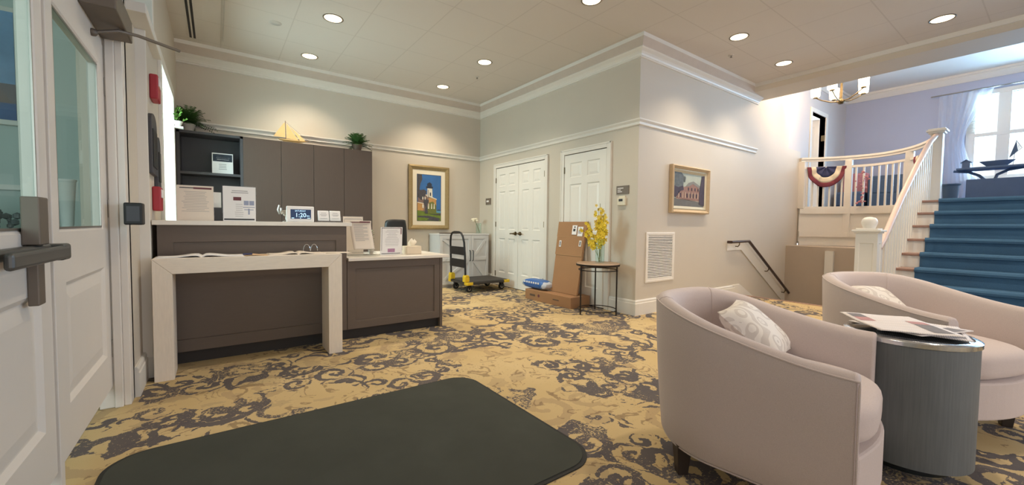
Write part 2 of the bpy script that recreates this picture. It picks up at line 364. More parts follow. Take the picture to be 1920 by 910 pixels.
def panelled(mb, O, U, V, N, w, h, t, cells, inset=.012, depth=.010, raised=.006, edge=.03):
    """slab with sunk or raised panels or glazed holes. O lower-left corner of the FRONT face, U,V in-plane units, N front normal; cells (u0,u1,v0,v1,kind)"""
    O, U, V, N = map(Vector, (O, U, V, N))
    us = sorted({0, w} | {c[0] for c in cells} | {c[1] for c in cells}); vs = sorted({0, h} | {c[2] for c in cells} | {c[3] for c in cells})
    P = lambda u, v, d=0: O + U * u + V * v - N * d
    def quad(a, b, c, d): mb.add([a, b, c, d], [(0, 1, 2, 3)])
    for i in range(len(us) - 1):
        for j in range(len(vs) - 1):
            um, vm = (us[i] + us[i + 1]) / 2, (vs[j] + vs[j + 1]) / 2
            if any(c[0] < um < c[1] and c[2] < vm < c[3] for c in cells): continue
            for d in (0, t): quad(P(us[i], vs[j], d), P(us[i + 1], vs[j], d), P(us[i + 1], vs[j + 1], d), P(us[i], vs[j + 1], d))
    def ring(a, da, b, db):
        for k in range(4):
            q = lambda r, kk: [(r[0], r[2]), (r[1], r[2]), (r[1], r[3]), (r[0], r[3])][kk % 4]
            a0, a1, b0, b1 = q(a, k), q(a, k + 1), q(b, k), q(b, k + 1)
            quad(P(*a0, da), P(*a1, da), P(*b1, db), P(*b0, db))
    def shr(c, e): return (c[0] + e, c[1] - e, c[2] + e, c[3] - e)
    for c in cells:
        r0 = c[:4]
        if c[4] == 'hole':
            r1 = shr(r0, .012); ring(r0, 0, r1, .008); ring(r1, .008, r1, t - .008); ring(r1, t - .008, r0, t); continue
        r1 = shr(r0, inset); ring(r0, 0, r1, depth)
        if c[4] == 'raised':
            r2 = shr(r1, .006); ring(r1, depth, r2, depth); r3 = shr(r2, edge); ring(r2, depth, r3, depth - raised)
            quad(P(r3[0], r3[2], depth - raised), P(r3[1], r3[2], depth - raised), P(r3[1], r3[3], depth - raised), P(r3[0], r3[3], depth - raised))
        else:
            quad(P(r1[0], r1[2], depth), P(r1[1], r1[2], depth), P(r1[1], r1[3], depth), P(r1[0], r1[3], depth))
        quad(P(r0[0], r0[2], t), P(r0[1], r0[2], t), P(r0[1], r0[3], t), P(r0[0], r0[3], t))
    for (a, b, c, d) in ((P(0, 0), P(w, 0), P(w, 0, t), P(0, 0, t)), (P(0, h), P(w, h), P(w, h, t), P(0, h, t)), (P(0, 0), P(0, h), P(0, h, t), P(0, 0, t)), (P(w, 0), P(w, h), P(w, h, t), P(w, 0, t))): quad(a, b, c, d)
    return mb
def lettering(txt, loc, size, mt, U, N, parent, name='lettering', align='CENTER', ext=.0004):
    c = bpy.data.curves.new(name, 'FONT'); c.body = txt; c.size = size; c.align_x = align; c.align_y = 'CENTER'; c.extrude = ext; c.materials.append(mt)
    o = bpy.data.objects.new(name, c); COL.objects.link(o); U = Vector(U).normalized(); N = Vector(N).normalized(); V = N.cross(U)
    mw = Matrix((U, V, N)).transposed().to_4x4(); mw.translation = Vector(loc)
    me = bpy.data.meshes.new_from_object(o); me.name = name; me.materials.clear(); me.materials.append(mt); bpy.data.objects.remove(o); o = bpy.data.objects.new(name, me); COL.objects.link(o)
    r = parent
    while r.parent: r = r.parent
    o.parent = parent; o.matrix_local = Matrix.LocRotScale(r.location, r.rotation_euler, None).inverted() @ mw
    return o
# ------------------------------------------------------------------ room shell
XB, YA, YC, XL = 4.102, 6.70, 3.077, -.38
HC = 3.307
YR = -3.6       # the open side of the room behind the camera
XE = 6.83       # edge of the stairwell
b = MB().box(-3.6, XE, YR, YA + .15, -.12, 0).box(XE, 12.0, YR, 1.22, -.12, 0)
struct(b.build('floor', M['carpet']), 'patterned tan and charcoal scroll carpet')
# left wall: piece around the entry doors, return, window wall
b = MB().box(-.62, -.42, 3.30, 3.72, 0, 2.42).box(-.62, -.42, 3.30, 3.72, 3.2, 3.42).box(-.62, -.42, 3.30, 3.36, 2.42, 3.2)
b.box(-.62, XL, 3.72, 4.66, 0, 2.42).box(-.62, XL, 4.10, 4.66, 2.42, 3.42).box(-.62, XL, 3.72, 4.10, 3.2, 3.42)
b.box(-.62, XL, 4.66, 5.84, 0, 1.07).box(-.62, XL, 4.66, 5.84, 2.44, 3.42).box(-.62, XL, 5.84, YA, 0, 3.42)
b.box(-.62, -.42, YR, 3.30, 2.46, 3.42).box(-.62, -.42, YR, 1.2, 0, 2.46)
struct(b.build('wall_left', M['wall']))
struct(MB().box(-.62, XB + .2, YA, YA + .15, 0, 3.42).build('wall_back', M['wall']))
struct(MB().box(XB, XB + .2, YC, YA, 0, 3.42).build('wall_right', M['wall']))
b = MB().box(XB + .2, 8.45, YC, YC + .02, -1.7, 4.1).box(8.45, 9.02, YC, YC + .02, -1.7, 2.54).box(XB + .2, 8.45, YC + .02, YC + .2, -1.7, 4.1)
struct(b.build('wall_stair', M['wall']))
struct(MB().box(-.62, 6.76, YR, YA + .15, HC, HC + .1).build('ceiling', M['ceil']))
# ceiling edge strip and cornice, mitred around the walls
def crown():
    prof = [(.14, HC), (.14, 3.262), (.085, 3.185), (.088, 3.178), (.078, 3.168), (.066, 3.160), (.05, 3.148), (.034, 3.128), (.026, 3.110), (.018, 3.106), (.018, 3.092), (0, 3.088), (0, HC)]
    b = MB(); n = len(prof)
    rings = []
    for k in range(4):
        r = []
        for d, z in prof:
            a = d * 1.6
            r.append([(-.42, YA - a, z), (XB - d, YA - a, z), (XB - d, YC - d, z), (7.17, YC - d, z)][k])
        rings.append(r)
    b.add([v for r in rings for v in r], [(k * n + i, k * n + (i + 1) % n, (k + 1) * n + (i + 1) % n, (k + 1) * n + i) for k in range(3) for i in range(n)] + [tuple(range(n)), tuple(3 * n + i for i in range(n))])
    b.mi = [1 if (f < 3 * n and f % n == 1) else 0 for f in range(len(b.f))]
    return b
struct(crown().build('trim_1', [M['white'], mat('soffit_shade', (198, 186, 174), .8)]), 'white cornice and ceiling border')  # second material: underside shade of the soffit band put into its tan colour
# dropped beam between the lobby and the stair hall
b = MB().box(6.74, 6.80, YR, YC - .02, 3.255, HC + .06)
struct(b.build('trim_2', M['white']), 'white strip along the beam')
b = MB().prism([(6.76, YR, HC + .1), (6.76, YR, 3.25), (6.83, YR, 3.20), (7.30, YR, 3.18), (7.30, YR, 4.1), (7.17, YR, 4.1)], (0, YC - .003 - YR, 0))
struct(b.build('ceiling_beam', M['wall']))
# chair rail
def rail(path, prof):
    b = MB(); n = len(prof); rings = []
    for pt, nd in path: rings.append([(pt[0] + nd[0] * d, pt[1] + nd[1] * d, z) for d, z in prof])
    return b.add([v for r in rings for v in r], [(k * n + i, k * n + (i + 1) % n, (k + 1) * n + (i + 1) % n, (k + 1) * n + i) for k in range(len(path) - 1) for i in range(n)] + [tuple(range(n)), tuple((len(path) - 1) * n + i for i in range(n))])
rp = [(0, 2.372), (.042, 2.372), (.042, 2.358), (.032, 2.346), (.020, 2.334), (.016, 2.312), (.022, 2.306), (.014, 2.298), (0, 2.296)]
struct(rail([((XL, YA), (0, -1)), ((XB, YA), (-1, -1)), ((XB, YC), (-1, -1)), ((7.14, YC), (0, -1))], rp).build('trim_3', M['white']), 'white picture rail')
bp = [(0, .185), (.012, .185), (.02, .172), (.02, .15), (.026, .145), (.026, 0), (0, 0)]
def base(name, path): struct(rail(path, bp).build(name, M['white']))
base('baseboard_back', [((XL, YA), (0, -1)), ((XB, YA), (-1, -1)), ((XB, 6.24), (-1, 0))])
base('baseboard_right', [((XB, 3.47), (-1, 0)), ((XB, YC), (-1, -1)), ((6.56, YC), (0, -1))])
base('baseboard_middle', [((XB, 4.67), (-1, 0)), ((XB, 4.41), (-1, 0))])
struct(MB().box(-.44, -.366, 3.695, 3.7195, .0, 2.36).build('trim_9', M['white'], bevel=.002), 'white corner board beside the entry doors')
base('baseboard_left', [((-.42, 3.33), (1, 0)), ((-.42, 3.72), (1, -1)), ((XL, 3.72), (1, -1)), ((XL, YA), (1, 0))])
# ------------------------------------------------------------------ closet doors on the right wall
def sixpanel(b, O, U, N, w, h, t, kind='raised'):
    st = .11 if w > .75 else .095; mid = .10; pw = (w - 2 * st - mid) / 2; cells = []
    for u0 in (st, st + pw + mid):
        for v0, v1 in ((h * .115, h * .405), (h * .478, h * .80), (h * .845, h * .945)):
            cells.append((u0, u0 + pw, v0, v1, kind))
    return panelled(b, O, U, (0, 0, 1), N, w, h, t, cells)
def casing(b, y0, y1, h, w=.07):   # on wall x=XB, around opening y0..y1
    for (a0, a1, z0, z1) in ((y0 - w, y0, 0, h + w), (y1, y1 + w, 0, h + w), (y0, y1, h, h + w)):
        b.box(XB - .03, XB, a0, a1, z0, z1)
    b.box(XB - .036, XB - .03, y0 - w, y0 - w + .02, 0, h + w).box(XB - .036, XB - .03, y1 + w - .02, y1 + w, 0, h + w).box(XB - .036, XB - .03, y0 - w, y1 + w, h + w - .02, h + w)
    return b
d1 = sroot('door_1', (XB, 5.42, 0), 'white six-panel double closet door')
casing(MB(), 4.765, 6.105, 2.10).build('door_casing', M['white'], d1, bevel=.003)
MB().box(XB - .004, XB, 4.765, 6.105, 0, 2.10).build('door_gap_shade', M['ventdark'], d1)  # dark sheet that paints the shade in the gaps round the leaves
for y0 in (4.772, 5.438):
    lf = sixpanel(MB(), (XB - .022, y0 + .66, .012), (0, -1, 0), (-1, 0, 0), .66, 2.077, .017).build('door_leaf', M['doorw'], d1)
    ks = y0 + .06 if y0 > 5.2 else y0 + .60
    k = MB().tube([(XB - .022, ks, .945), (XB - .034, ks, .945)], .032, 16).tube([(XB - .034, ks, .945), (XB - .075, ks, .945)], .011)
    sg = 1 if y0 > 5.2 else -1
    k.tube([(XB - .075, ks - .01 * sg, .945), (XB - .078, ks + .05 * sg, .943), (XB - .070, ks + .10 * sg, .940)], .011, 10).sphere((XB - .05, ks, .945), .022, 12)
    k.build('door_handle', M['bronze'], lf, smooth=True)
    for z in (.22, 1.10, 1.88):
        hy = y0 + .666 if y0 > 5.2 else y0 - .004
        MB().tube([(XB - .027, hy, z - .045), (XB - .027, hy, z + .045)], .006, 8).box(XB - .026, XB - .022, hy - .012, hy + .012, z - .045, z + .045).build('hinge', M['bronze'], lf)
d2 = sroot('door_2', (XB, 3.94, 0), 'white six-panel single door')
casing(MB(), 3.545, 4.335, 2.10).build('door_casing', M['white'], d2, bevel=.003)
MB().box(XB - .004, XB, 3.545, 4.335, 0, 2.10).build('door_gap_shade', M['ventdark'], d2)  # painted gap shade behind the single leaf
lf = sixpanel(MB(), (XB - .022, 4.327, .012), (0, -1, 0), (-1, 0, 0), .775, 2.077, .017).build('door_leaf', M['doorw'], d2)
for z in (.22, 1.10, 1.88):
    MB().tube([(XB - .027, 4.331, z - .045), (XB - .027, 4.331, z + .045)], .006, 8).box(XB - .026, XB - .022, 4.319, 4.343, z - .045, z + .045).build('hinge', M['bronze'], lf)
k = MB().tube([(XB - .022, 3.61, .945), (XB - .036, 3.61, .945)], .03, 16).tube([(XB - .036, 3.61, .945), (XB - .07, 3.61, .945)], .011).tube([(XB - .07, 3.60, .945), (XB - .072, 3.70, .94)], .011)
k.build('door_handle', M['bronze'], lf, smooth=True)

# ------------------------------------------------------------------ side window on the left wall
w1 = sroot('window_1', (XL, 5.25, 1.07), 'bright narrow side window')
b = MB()
for a0, a1, z0, z1 in ((4.56, 4.66, 1.02, 2.54), (5.84, 5.94, 1.02, 2.54), (4.66, 5.84, 2.44, 2.54)): b.box(XL, XL + .022, a0, a1, z0, z1)
b.build('window_casing', M['white'], w1, bevel=.003)
MB().box(XL - .2, XL + .03, 4.56, 5.94, 1.04, 1.072).build('window_sill', M['white'], w1, bevel=.004)
b = MB()
for a0, a1, z0, z1 in ((4.66, 4.70, 1.072, 2.44), (5.80, 5.84, 1.072, 2.44), (4.70, 5.80, 2.40, 2.44), (4.70, 5.80, 1.072, 1.11)): b.box(XL - .20, XL - .17, a0, a1, z0, z1)
b.build('window_frame', M['white'], w1)
MB().box(XL - .19, XL - .185, 4.70, 5.80, 1.11, 2.40).build('window_pane', M['glass'], w1)
w3 = sroot('window_3', (XL, 3.75, 2.4), 'small pale transom window above the entry door frame')
MB().box(-.60, XL + .05, 3.40, 4.3, 2.36, 2.42).box(-.615, XL + .02, 4.085, 4.16, 2.42, 3.2).build('window_casing', M['white'], w3, bevel=.004)
MB().box(-.52, -.515, 3.36, 4.10, 2.42, 3.2).build('window_pane', M['doorglass'], w3)

# ------------------------------------------------------------------ entry doors (left)
d3 = sroot('door_3', (-.5, 2.2, 0), 'white half-glass double entry doors')
b = MB().box(-.555, -.49, 3.215, 3.32, 0, 2.44).box(-.49, -.452, 3.20, 3.32, 0, 2.44).box(-.452, -.42, 3.215, 3.345, 0, 2.44)
b.box(-.56, -.42, 1.2, 3.32, 2.40, 2.50).box(-.56, -.36, YR, 3.36, 2.46, 2.50)
b.build('door_frame', M['entry'], d3, bevel=.004)
b = MB().box(-.53, -.49, 2.215, 2.262, 0, 2.10).build('centre_post', M['entry'], d3, bevel=.003)
b = MB().box(-.55, -.50, 1.2, 3.215, 2.055, 2.40).build('door_head', M['entry'], d3, bevel=.004)
DZ = .13
def entry_leaf(y0, y1):
    w = y1 - y0; h = 2.055 - DZ; g0, g1 = (.055, .815) if y0 > 2 else (.12, .865)
    cells = [(.13, w - .11, 1.035 - DZ, 1.925 - DZ, 'hole'), (.13, w / 2 - .04, .24, .66, 'raised'), (w / 2 + .04, w - .11, .24, .66, 'raised')] if False else \
            [(g0, g1, 1.035 - DZ, 1.925 - DZ, 'hole'), (.12, w - .11, .20, .70, 'raised')]
    lf = panelled(MB(), (-.497, y0, DZ), (0, 1, 0), (0, 0, 1), (1, 0, 0), w, h, .045, cells, inset=.02, depth=.014, raised=.008, edge=.05).build('door_leaf', M['entry'], d3)
    MB().box(-.509, -.506, y0 + g0 + .012, y0 + g1 - .012, 1.047, 1.913).build('glass_pane', M['doorglass'], lf)
    b = MB()
    for a0, a1, z0, z1 in ((y0 + g0 + .01, y0 + g1 - .01, 1.905, 1.913), (y0 + g0 + .01, y0 + g1 - .01, 1.047, 1.055), (y0 + g1 - .02, y0 + g1 - .012, 1.047, 1.913), (y0 + g0 + .012, y0 + g0 + .02, 1.047, 1.913)): b.box(-.505, -.500, a0, a1, z0, z1)
    b.build('glazing_bead', M['steel'], lf)
    return lf
leafA = entry_leaf(2.27, 3.205); leafB = entry_leaf(1.26, 2.205)
for z in (.35, 1.15, 1.83): MB().tube([(-.49, 3.21, z - .05), (-.49, 3.21, z + .05)], .008, 8).build('hinge', M['steel'], leafA)
b = MB().box(-.497, -.455, 1.935, 2.02, 1.0, 1.155).box(-.497, -.47, 1.97, 2.03, .80, 1.0)
ld = b.build('latch_case', M['brownmetal'], leafB, bevel=.004); tag(ld, 'grey brown panic latch case')
b = MB().box(-.497, -.462, 1.3, 2.10, .965, .998).box(-.450, -.428, 1.62, 2.13, .945, .992).box(-.497, -.430, 2.07, 2.15, .940, .998).box(-.497, -.430, 1.36, 1.42, .955, .995)
tag(b.build('panic_bar', M['gunmetal'], leafB, bevel=.010, seg=3), 'dark grey push bar')
# closer with its arm
cl = MB().box(-.50, -.37, 2.72, 3.19, 2.09, 2.21).build('door_closer', M['brownmetal'], d3, bevel=.006)
MB().tube([(-.49, 2.95, 2.035), (-.40, 2.97, 2.075), (-.33, 3.06, 2.10), (-.17, 3.30, 2.14)], .009, 8).sphere((-.49, 2.95, 2.035), .02, 10).build('closer_arm', M['brownmetal'], cl, smooth=True)
# dark box on the return wall (card reader) at the side of the doors
r_ = thing('card_reader', (-.40, 3.345, 1.12), 'small black square card reader on the door frame by the entry doors', 'card reader')
MB().box(-.418, -.338, 3.10, 3.20, 1.06, 1.185).build('housing', M['black'], r_, bevel=.008)
MB().box(-.405, -.35, 3.097, 3.10, 1.08, 1.165).build('sensor_face', M['dkplaq'], r_)
# vestibule behind the glass
struct(MB().box(-3.3, -3.2, YR, 5.1, 0, 3.4).box(-3.2, -1.2, 5.0, 5.1, 0, 3.4).box(-1.2, -1.1, 4.75, 5.1, 0, 3.4).box(-1.1, -.62, 4.75, 4.85, 0, 3.4).build('wall_vestibule', M['wall_vest']))
struct(MB().box(-3.3, -.62, YR, 5.1, 3.4, 3.5).build('ceiling_vestibule', M['wall_vest']))
struct(MB().box(-3.2, -3.17, YR, 5.0, .9, .96).box(-3.2, -1.2, 4.97, 5.0, 1.32, 1.36).build('trim_4', M['white']), 'white rail in the vestibule')
pr_ = thing('seascape_picture', (-1.7, 4.965, 1.85), 'blue seascape print seen through the entry door glass', 'picture')
MB().box(-2.3, -1.24, 4.965, 4.995, 1.83, 2.75).build('frame', M['white'], pr_, bevel=.006)
b = MB(); b.box(-2.26, -1.27, 4.960, 4.965, 2.15, 2.71); b.cur = 1; b.box(-2.26, -1.27, 4.960, 4.965, 2.0, 2.15); b.cur = 2; b.box(-2.26, -1.27, 4.960, 4.965, 1.87, 2.0)
b.build('print', [mat('sky_print', (120, 160, 200), .6, var=.3, vs=3), mat('shore_print', (120, 114, 122), .7), mat('water_print', (92, 116, 160), .7, var=.2, vs=6)], pr_)
u = thing('flower_vase', (-.82, 4.0, 1.0), 'white tapered vase seen through the far glass pane of the entry doors', 'vase')
MB().lathe([(.026, 0), (.028, .01), (.046, .34), (.05, .345), (.05, .355), (.04, .355), (.038, .33)], (-.815, 4.0, 1.002), 24).build('vessel', M['umber'], u, smooth=True)
t_ = thing('side_pedestal', (-.815, 4.0, 0), 'slim pale pedestal carrying the white vase beyond the entry doors', 'pedestal')
MB().box(-.93, -.70, 3.9, 4.10, .97, 1.0).build('top', M['umber'], t_, bevel=.004)
MB().box(-.88, -.75, 3.94, 4.06, 0, .97).build('column', M['umber'], t_, bevel=.004)
t_ = thing('flower_arrangement', (-1.4, 4.4, .96), 'grey dried flower arrangement on a table beyond the entry doors', 'flowers')
b = MB(); rnd = random.Random(3)
for i in range(150):
    a = rnd.uniform(0, 2 * PI); r0 = rnd.uniform(0, .24); z = 1.03 + rnd.uniform(0, .26) * (1.1 - r0 / .30)
    b.sphere((-1.37 + r0 * math.cos(a), 4.4 + r0 * math.sin(a), z), rnd.uniform(.012, .026), 6)
b.build('blooms', M['stone'], t_, smooth=True)['kind'] = 'stuff'
MB().lathe([(.07, 0), (.11, .03), (.10, .07), (.09, .08)], (-1.37, 4.4, .961), 16).build('bowl', M['umber'], t_, smooth=True)
t_ = thing('vestibule_table', (-1.4, 4.4, 0), 'dark console table beyond the entry doors', 'table')
MB().box(-2.1, -1.13, 4.15, 4.7, .93, .96).build('table_top', M['hallfur'], t_, bevel=.005)
for x in (-2.07, -1.19):
    for y in (4.18, 4.64): MB().box(x, x + .04, y, y + .04, 0, .93).build('leg', M['hallfur'], t_)

# ------------------------------------------------------------------ alarms, plaques on left wall
def alarm(y0, y1, z0, z1, label):
    t = thing('fire_alarm', (XL, (y0 + y1) / 2, z0), label, 'fire alarm')
    MB().box(XL, XL + .05, y0, y1, z0, z1).build('housing', M['red'], t, bevel=.01)
    MB().box(XL + .05, XL + .056, y0 + .02, y1 - .02, z0 + (z1 - z0) * .55, z1 - .02).build('lens', M['paper'], t)
    return t
alarm(3.98, 4.16, 1.98, 2.16, 'red wall alarm strobe high on the left wall')
alarm(3.98, 4.14, 1.16, 1.34, 'red alarm pull station low on the left wall beside the counter')
for (y0, y1, z0, z1, lab) in ((3.80, 4.12, 1.42, 1.86, 'taller dark wall plaque with rounded top under the red strobe'), (4.14, 4.34, 1.34, 1.74, 'smaller dark wall plaque next to the bright window')):
    t = thing('wall_plaque', (XL, (y0 + y1) / 2, z0), lab, 'plaque')
    b = MB(); n = 12; ym = (y0 + y1) / 2; rr = (y1 - y0) / 2
    pts = [(XL, y0, z0), (XL, y1, z0)] + [(XL, ym + rr * math.cos(PI * i / n), z1 - .08 + .08 * math.sin(PI * i / n)) for i in range(n + 1)]
    b.prism(pts, (.025, 0, 0)).build('board', M['dkplaq'], t, bevel=.004)
    MB().box(XL + .025, XL + .03, y0 + .04, y1 - .04, z0 + .05, z1 - .12).build('relief', M['black'], t, bevel=.002)

# ------------------------------------------------------------------ wall cabinet run on the back wall
CF = 6.30
XS = [-.372, .291, .722, 1.122, 1.528, 1.937]
u = thing('open_bookcase', (-.05, CF + .19, 0), 'dark open bookcase unit with two shelves at the left end of the cabinet wall', 'bookcase')
b = MB().box(XS[0], XS[0] + .03, CF, YA - .05, 0, 2.185).box(XS[1] - .03, XS[1], CF, YA - .05, 0, 2.185).box(XS[0], XS[1], CF, YA - .05, 2.155, 2.185).box(XS[0], XS[1], CF, YA - .05, 0, .1)
b.build('body', M['niche'], u)
MB().box(XS[0] + .03, XS[1] - .03, YA - .07, YA - .05, .1, 2.155).build('back_panel', M['niche'], u)
for z in (.82, 1.205, 1.665): MB().box(XS[0] + .03, XS[1] - .03, CF + .01, YA - .07, z, z + .03).build('shelf', M['niche'], u)
for i in range(1, 5):
    x0, x1 = XS[i], XS[i + 1]
    lab = ['tall brown cabinet beside the open bookcase', 'tall brown cabinet under the model sailboat, second from the bookcase', 'tall brown cabinet third from the bookcase', 'tall brown cabinet under the small fern at the right end of the run'][i - 1]
    u = thing('tall_cabinet', ((x0 + x1) / 2, CF + .19, 0), lab, 'cabinet', 'tall cabinets behind the reception desk')
    MB().box(x0, x1, CF + .022, YA - .05, 0, 2.185).build('body', M['cab'], u)
    dr = MB().box(x0 + .002, x1 - .002, CF, CF + .02, .1, 2.183).build('door', M['cab'], u, bevel=.0015)
    MB().box(x1 - .05, x1 - .035, CF - .02, CF - .001, .92, 1.05).build('handle', M['kick'], dr)
# items
def sheet(name, x0, x1, z0, z1, y, tilt, label, cat, items, mt=None, group=None, holder=True, yaw=0, border=None):
    """upright sheet facing -Y; items: list (material, [(u0,u1,v0,v1)...], partname) in 0..1"""
    w = x1 - x0; h = z1 - z0
    t = thing(name, ((x0 + x1) / 2, y, z0), label, cat, group, yaw)
    th = math.radians(tilt)
    def P(u, v, d=0): return (-w / 2 + u * w, v * h * math.sin(th) - d * math.cos(th), v * h * math.cos(th) + d * math.sin(th))
    def q(b, u0, u1, v0, v1, d, dd=.0006):
        vs = [P(u0, v0, d), P(u1, v0, d), P(u1, v1, d), P(u0, v1, d)]; vs += [P(u0, v0, d - dd), P(u1, v0, d - dd), P(u1, v1, d - dd), P(u0, v1, d - dd)]
        b.add(vs, [(0, 1, 2, 3), (7, 6, 5, 4), (0, 4, 5, 1), (1, 5, 6, 2), (2, 6, 7, 3), (3, 7, 4, 0)])
    b = MB(); q(b, 0, 1, 0, 1, .001, .001); b.build('sheet', mt or M['paper'], t, world=False)
    for m_, rs, nm in items:
        b = MB()
        for r in rs: q(b, *r, .0016)
        b.build(nm, m_, t, world=False)
    if holder:
        b = MB(); q(b, -.02, 1.02, -.0, 1.02, -.0005, .0025); 
        b.box(-w / 2 - .005, w / 2 + .005, -.02, .07, 0.0002, .003); b.build('holder', M['acry'], t, world=False)
    return t
def lines(u0, u1, v0, v1, n, jit=.25, th=.35):
    out = []; step = (v1 - v0) / n; rnd = random.Random(int(u0 * 100 + v1 * 1000) + n)
    for i in range(n):
        j = rnd.uniform(0, jit) * (u1 - u0) / 2; v = v1 - step * (i + .5)
        out.append((u0 + j, u1 - j, v - step * th / 2, v + step * th / 2))
    return out
t = sheet('framed_notice', -.033, .187, 1.695, 1.963, CF + .10, 6, 'framed notice with dark header on the bookcase shelf', 'notice', [
    (M['navy'], [(.04, .96, .60, .95)], 'header_band'), (M['paper'], lines(.18, .86, .66, .88, 3), 'header_text'), (M['ink'], lines(.3, .7, .2, .5, 4), 'printed_text')], holder=False)
# counter top sign sheets
UC = 1.09
sheet('paper_sign', -.245, -.015, UC, UC + .275, 4.06, -4, 'cream letter sheet with dark header band at left end of the tall counter', 'paper sign', [
    (M['inkd'], [(.08, .45, .92, .945)], 'header_rule'), (M['inkmaroon'], [(.45, .95, .905, .955)], 'header_band'), (M['ink'], lines(.12, .88, .25, .85, 13, .4, .18), 'printed_text')], M['paperw'])
sheet('small_card', -.04, .035, UC + .11, UC + .235, 4.12, 3, 'small white card with red mark between the two letter sheets', 'card', [
    (M['inkmaroon'], [(.05, .3, .15, .32)], 'red_mark')], holder=False)
MB().box(-.035, .04, 4.115, 4.135, UC + .0, UC + .11).build('card_stand', M['niche'])
tag(bpy.data.objects['card_stand'], 'dark block holding up the small white card on the counter', 'card stand')
t = sheet('paper_sign', .045, .270, UC, UC + .285, 4.05, -3, 'white flyer with a flag picture and blue symbols on the tall counter', 'paper sign', [
    (M['ink'], lines(.22, .80, .80, .90, 2, .3, .35) + lines(.35, .62, .12, .52, 7, .3, .15), 'printed_text'),
    (M['inkd'], [(.03, .96, .035, .075)], 'footer_band'), (M['inkmaroon'], [(.31, .55, .60, .70)], 'flag_picture'),
    (M['inkblue'], [(.63, .78, .47, .60), (.80, .95, .47, .60), (.60, .97, .40, .42), (.76, .81, .2, .37), (.64, .93, .33, .35)], 'symbols')])
# thermostat style clock
c_ = thing('digital_clock', (.608, 4.06, UC), 'white digital day clock showing 1:20 on the tall counter', 'clock')
MB().box(.498, .718, 4.035, 4.07, UC, UC + .14).build('case', M['paper'], c_, bevel=.008, seg=3)
MB().box(.528, .692, 4.0335, 4.036, UC + .028, UC + .112).build('screen', M['screen'], c_)
lettering('1:20', (.608, 4.033, UC + .060), .052, M['digits'], (1, 0, 0), (0, -1, 0), c_, 'time_digits')
lettering('PM', (.668, 4.033, UC + .052), .018, M['digits'], (1, 0, 0), (0, -1, 0), c_, 'time_suffix')
lettering('SATURDAY', (.606, 4.033, UC + .098), .017, M['digits'], (1, 0, 0), (0, -1, 0), c_, 'day_name')
for a0, a1 in ((.536, .556), (.662, .686), (.603, .61)): MB().box(a0, a1, 4.0328, 4.0333, UC + .033, UC + .038).build('status_mark', M['digits'], c_)
# business card holder: two stacks
h_ = thing('card_holder', (.85, 4.06, UC), 'clear two-pocket card holder with white cards on the tall counter', 'card holder')
MB().box(.748, .955, 4.04, 4.10, UC, UC + .012).box(.748, .955, 4.04, 4.044, UC, UC + .04).box(.748, .751, 4.04, 4.10, UC, UC + .05).box(.952, .955, 4.04, 4.10, UC, UC + .05).build('tray', M['acry'], h_)
for x0 in (.754, .855):
    s_ = thing('business_cards', (x0 + .047, 4.06, UC + .0), ['white business cards in the left pocket of the clear holder', 'white business cards in the right pocket of the clear holder'][x0 > .8], 'cards', 'business cards in the holder')
    MB().obox((x0 + .047, 4.065, UC + .061), (.046, 0, 0), (0, .009, .002), (0, .012, .045)).build('cards', M['paper'], s_, bevel=.002)
    b = MB()
    for i, zz in enumerate((.085, .07, .06, .035)): b.obox((x0 + .047, 4.0555 + (zz - .061) * .27, UC + zz), (.022 + .008 * (i % 2), 0, 0), (0, .0005, 0), (0, .0004, .0015))
    b.build('printed_text', M['ink'], s_)
# figurine behind, small metal holder
f_ = thing('metal_figurine', (.46, 4.18, UC), 'small silver hand shaped ornament on the counter behind the clock', 'figurine')
# ------------------------------------------------------------------ reception desk
DF = 3.89
k_ = thing('reception_desk', (.77, DF + .3, 0), 'dark grey brown panelled reception desk', 'desk')
b = MB()
panelled(b, (XL + .03, DF, .10), (1, 0, 0), (0, 0, 1), (0, -1, 0), 1.31, .955, .03, [(.09, 1.22, .09, .83, 'flat')], inset=.004, depth=.010)
b.box(XL + .03, .96, DF + .03, 4.32, .10, 1.055)
b.build('tall_panel', M['desk'], k_)
b = MB(); panelled(b, (.965, DF, .10), (1, 0, 0), (0, 0, 1), (0, -1, 0), .93, .635, .03, [(.07, .87, .07, .56, 'flat')], inset=.004, depth=.010)
b.box(.965, 1.895, DF + .03, 4.70, .10, .735)
b.build('low_panel', M['desk'], k_)
MB().box(1.897, 1.925, DF - .004, 4.70, 0, .735).build('end_panel', M['desk'], k_, bevel=.002)
MB().box(XL + .03, 1.897, DF + .05, 4.28, 0, .10).build('toe_kick', M['kick'], k_)
q_ = tag(MB().box(XL + .005, 1.0, DF - .035, 4.36, 1.056, UC).build('high_countertop', M['quartz'], bevel=.003), 'long white quartz top on the raised left part of the reception desk', 'countertop')
q_ = tag(MB().box(.968, 1.99, DF - .035, 4.73, .736, .765).build('low_countertop', M['quartz'], bevel=.003), 'white quartz top on the lower right part of the reception desk', 'countertop')
f_.location = (.46, 4.2, UC)
b = MB().lathe([(.035, 0), (.035, .004), (.012, .02), (.012, .05), (.03, .06), (.034, .10), (.0, .10)], (.52, 4.2, UC), 14)
b.tube([(.47, 4.2, UC + .085), (.50, 4.2, UC + .09), (.55, 4.2, UC + .095)], .016, 8); b.tube([(.462, 4.2, UC + .07), (.450, 4.2, UC + .11), (.462, 4.2, UC + .15)], .007, 8); b.tube([(.475, 4.2, UC + .08), (.476, 4.2, UC + .125)], .007, 8)
b.build('figure', M['steel'], f_, smooth=True)
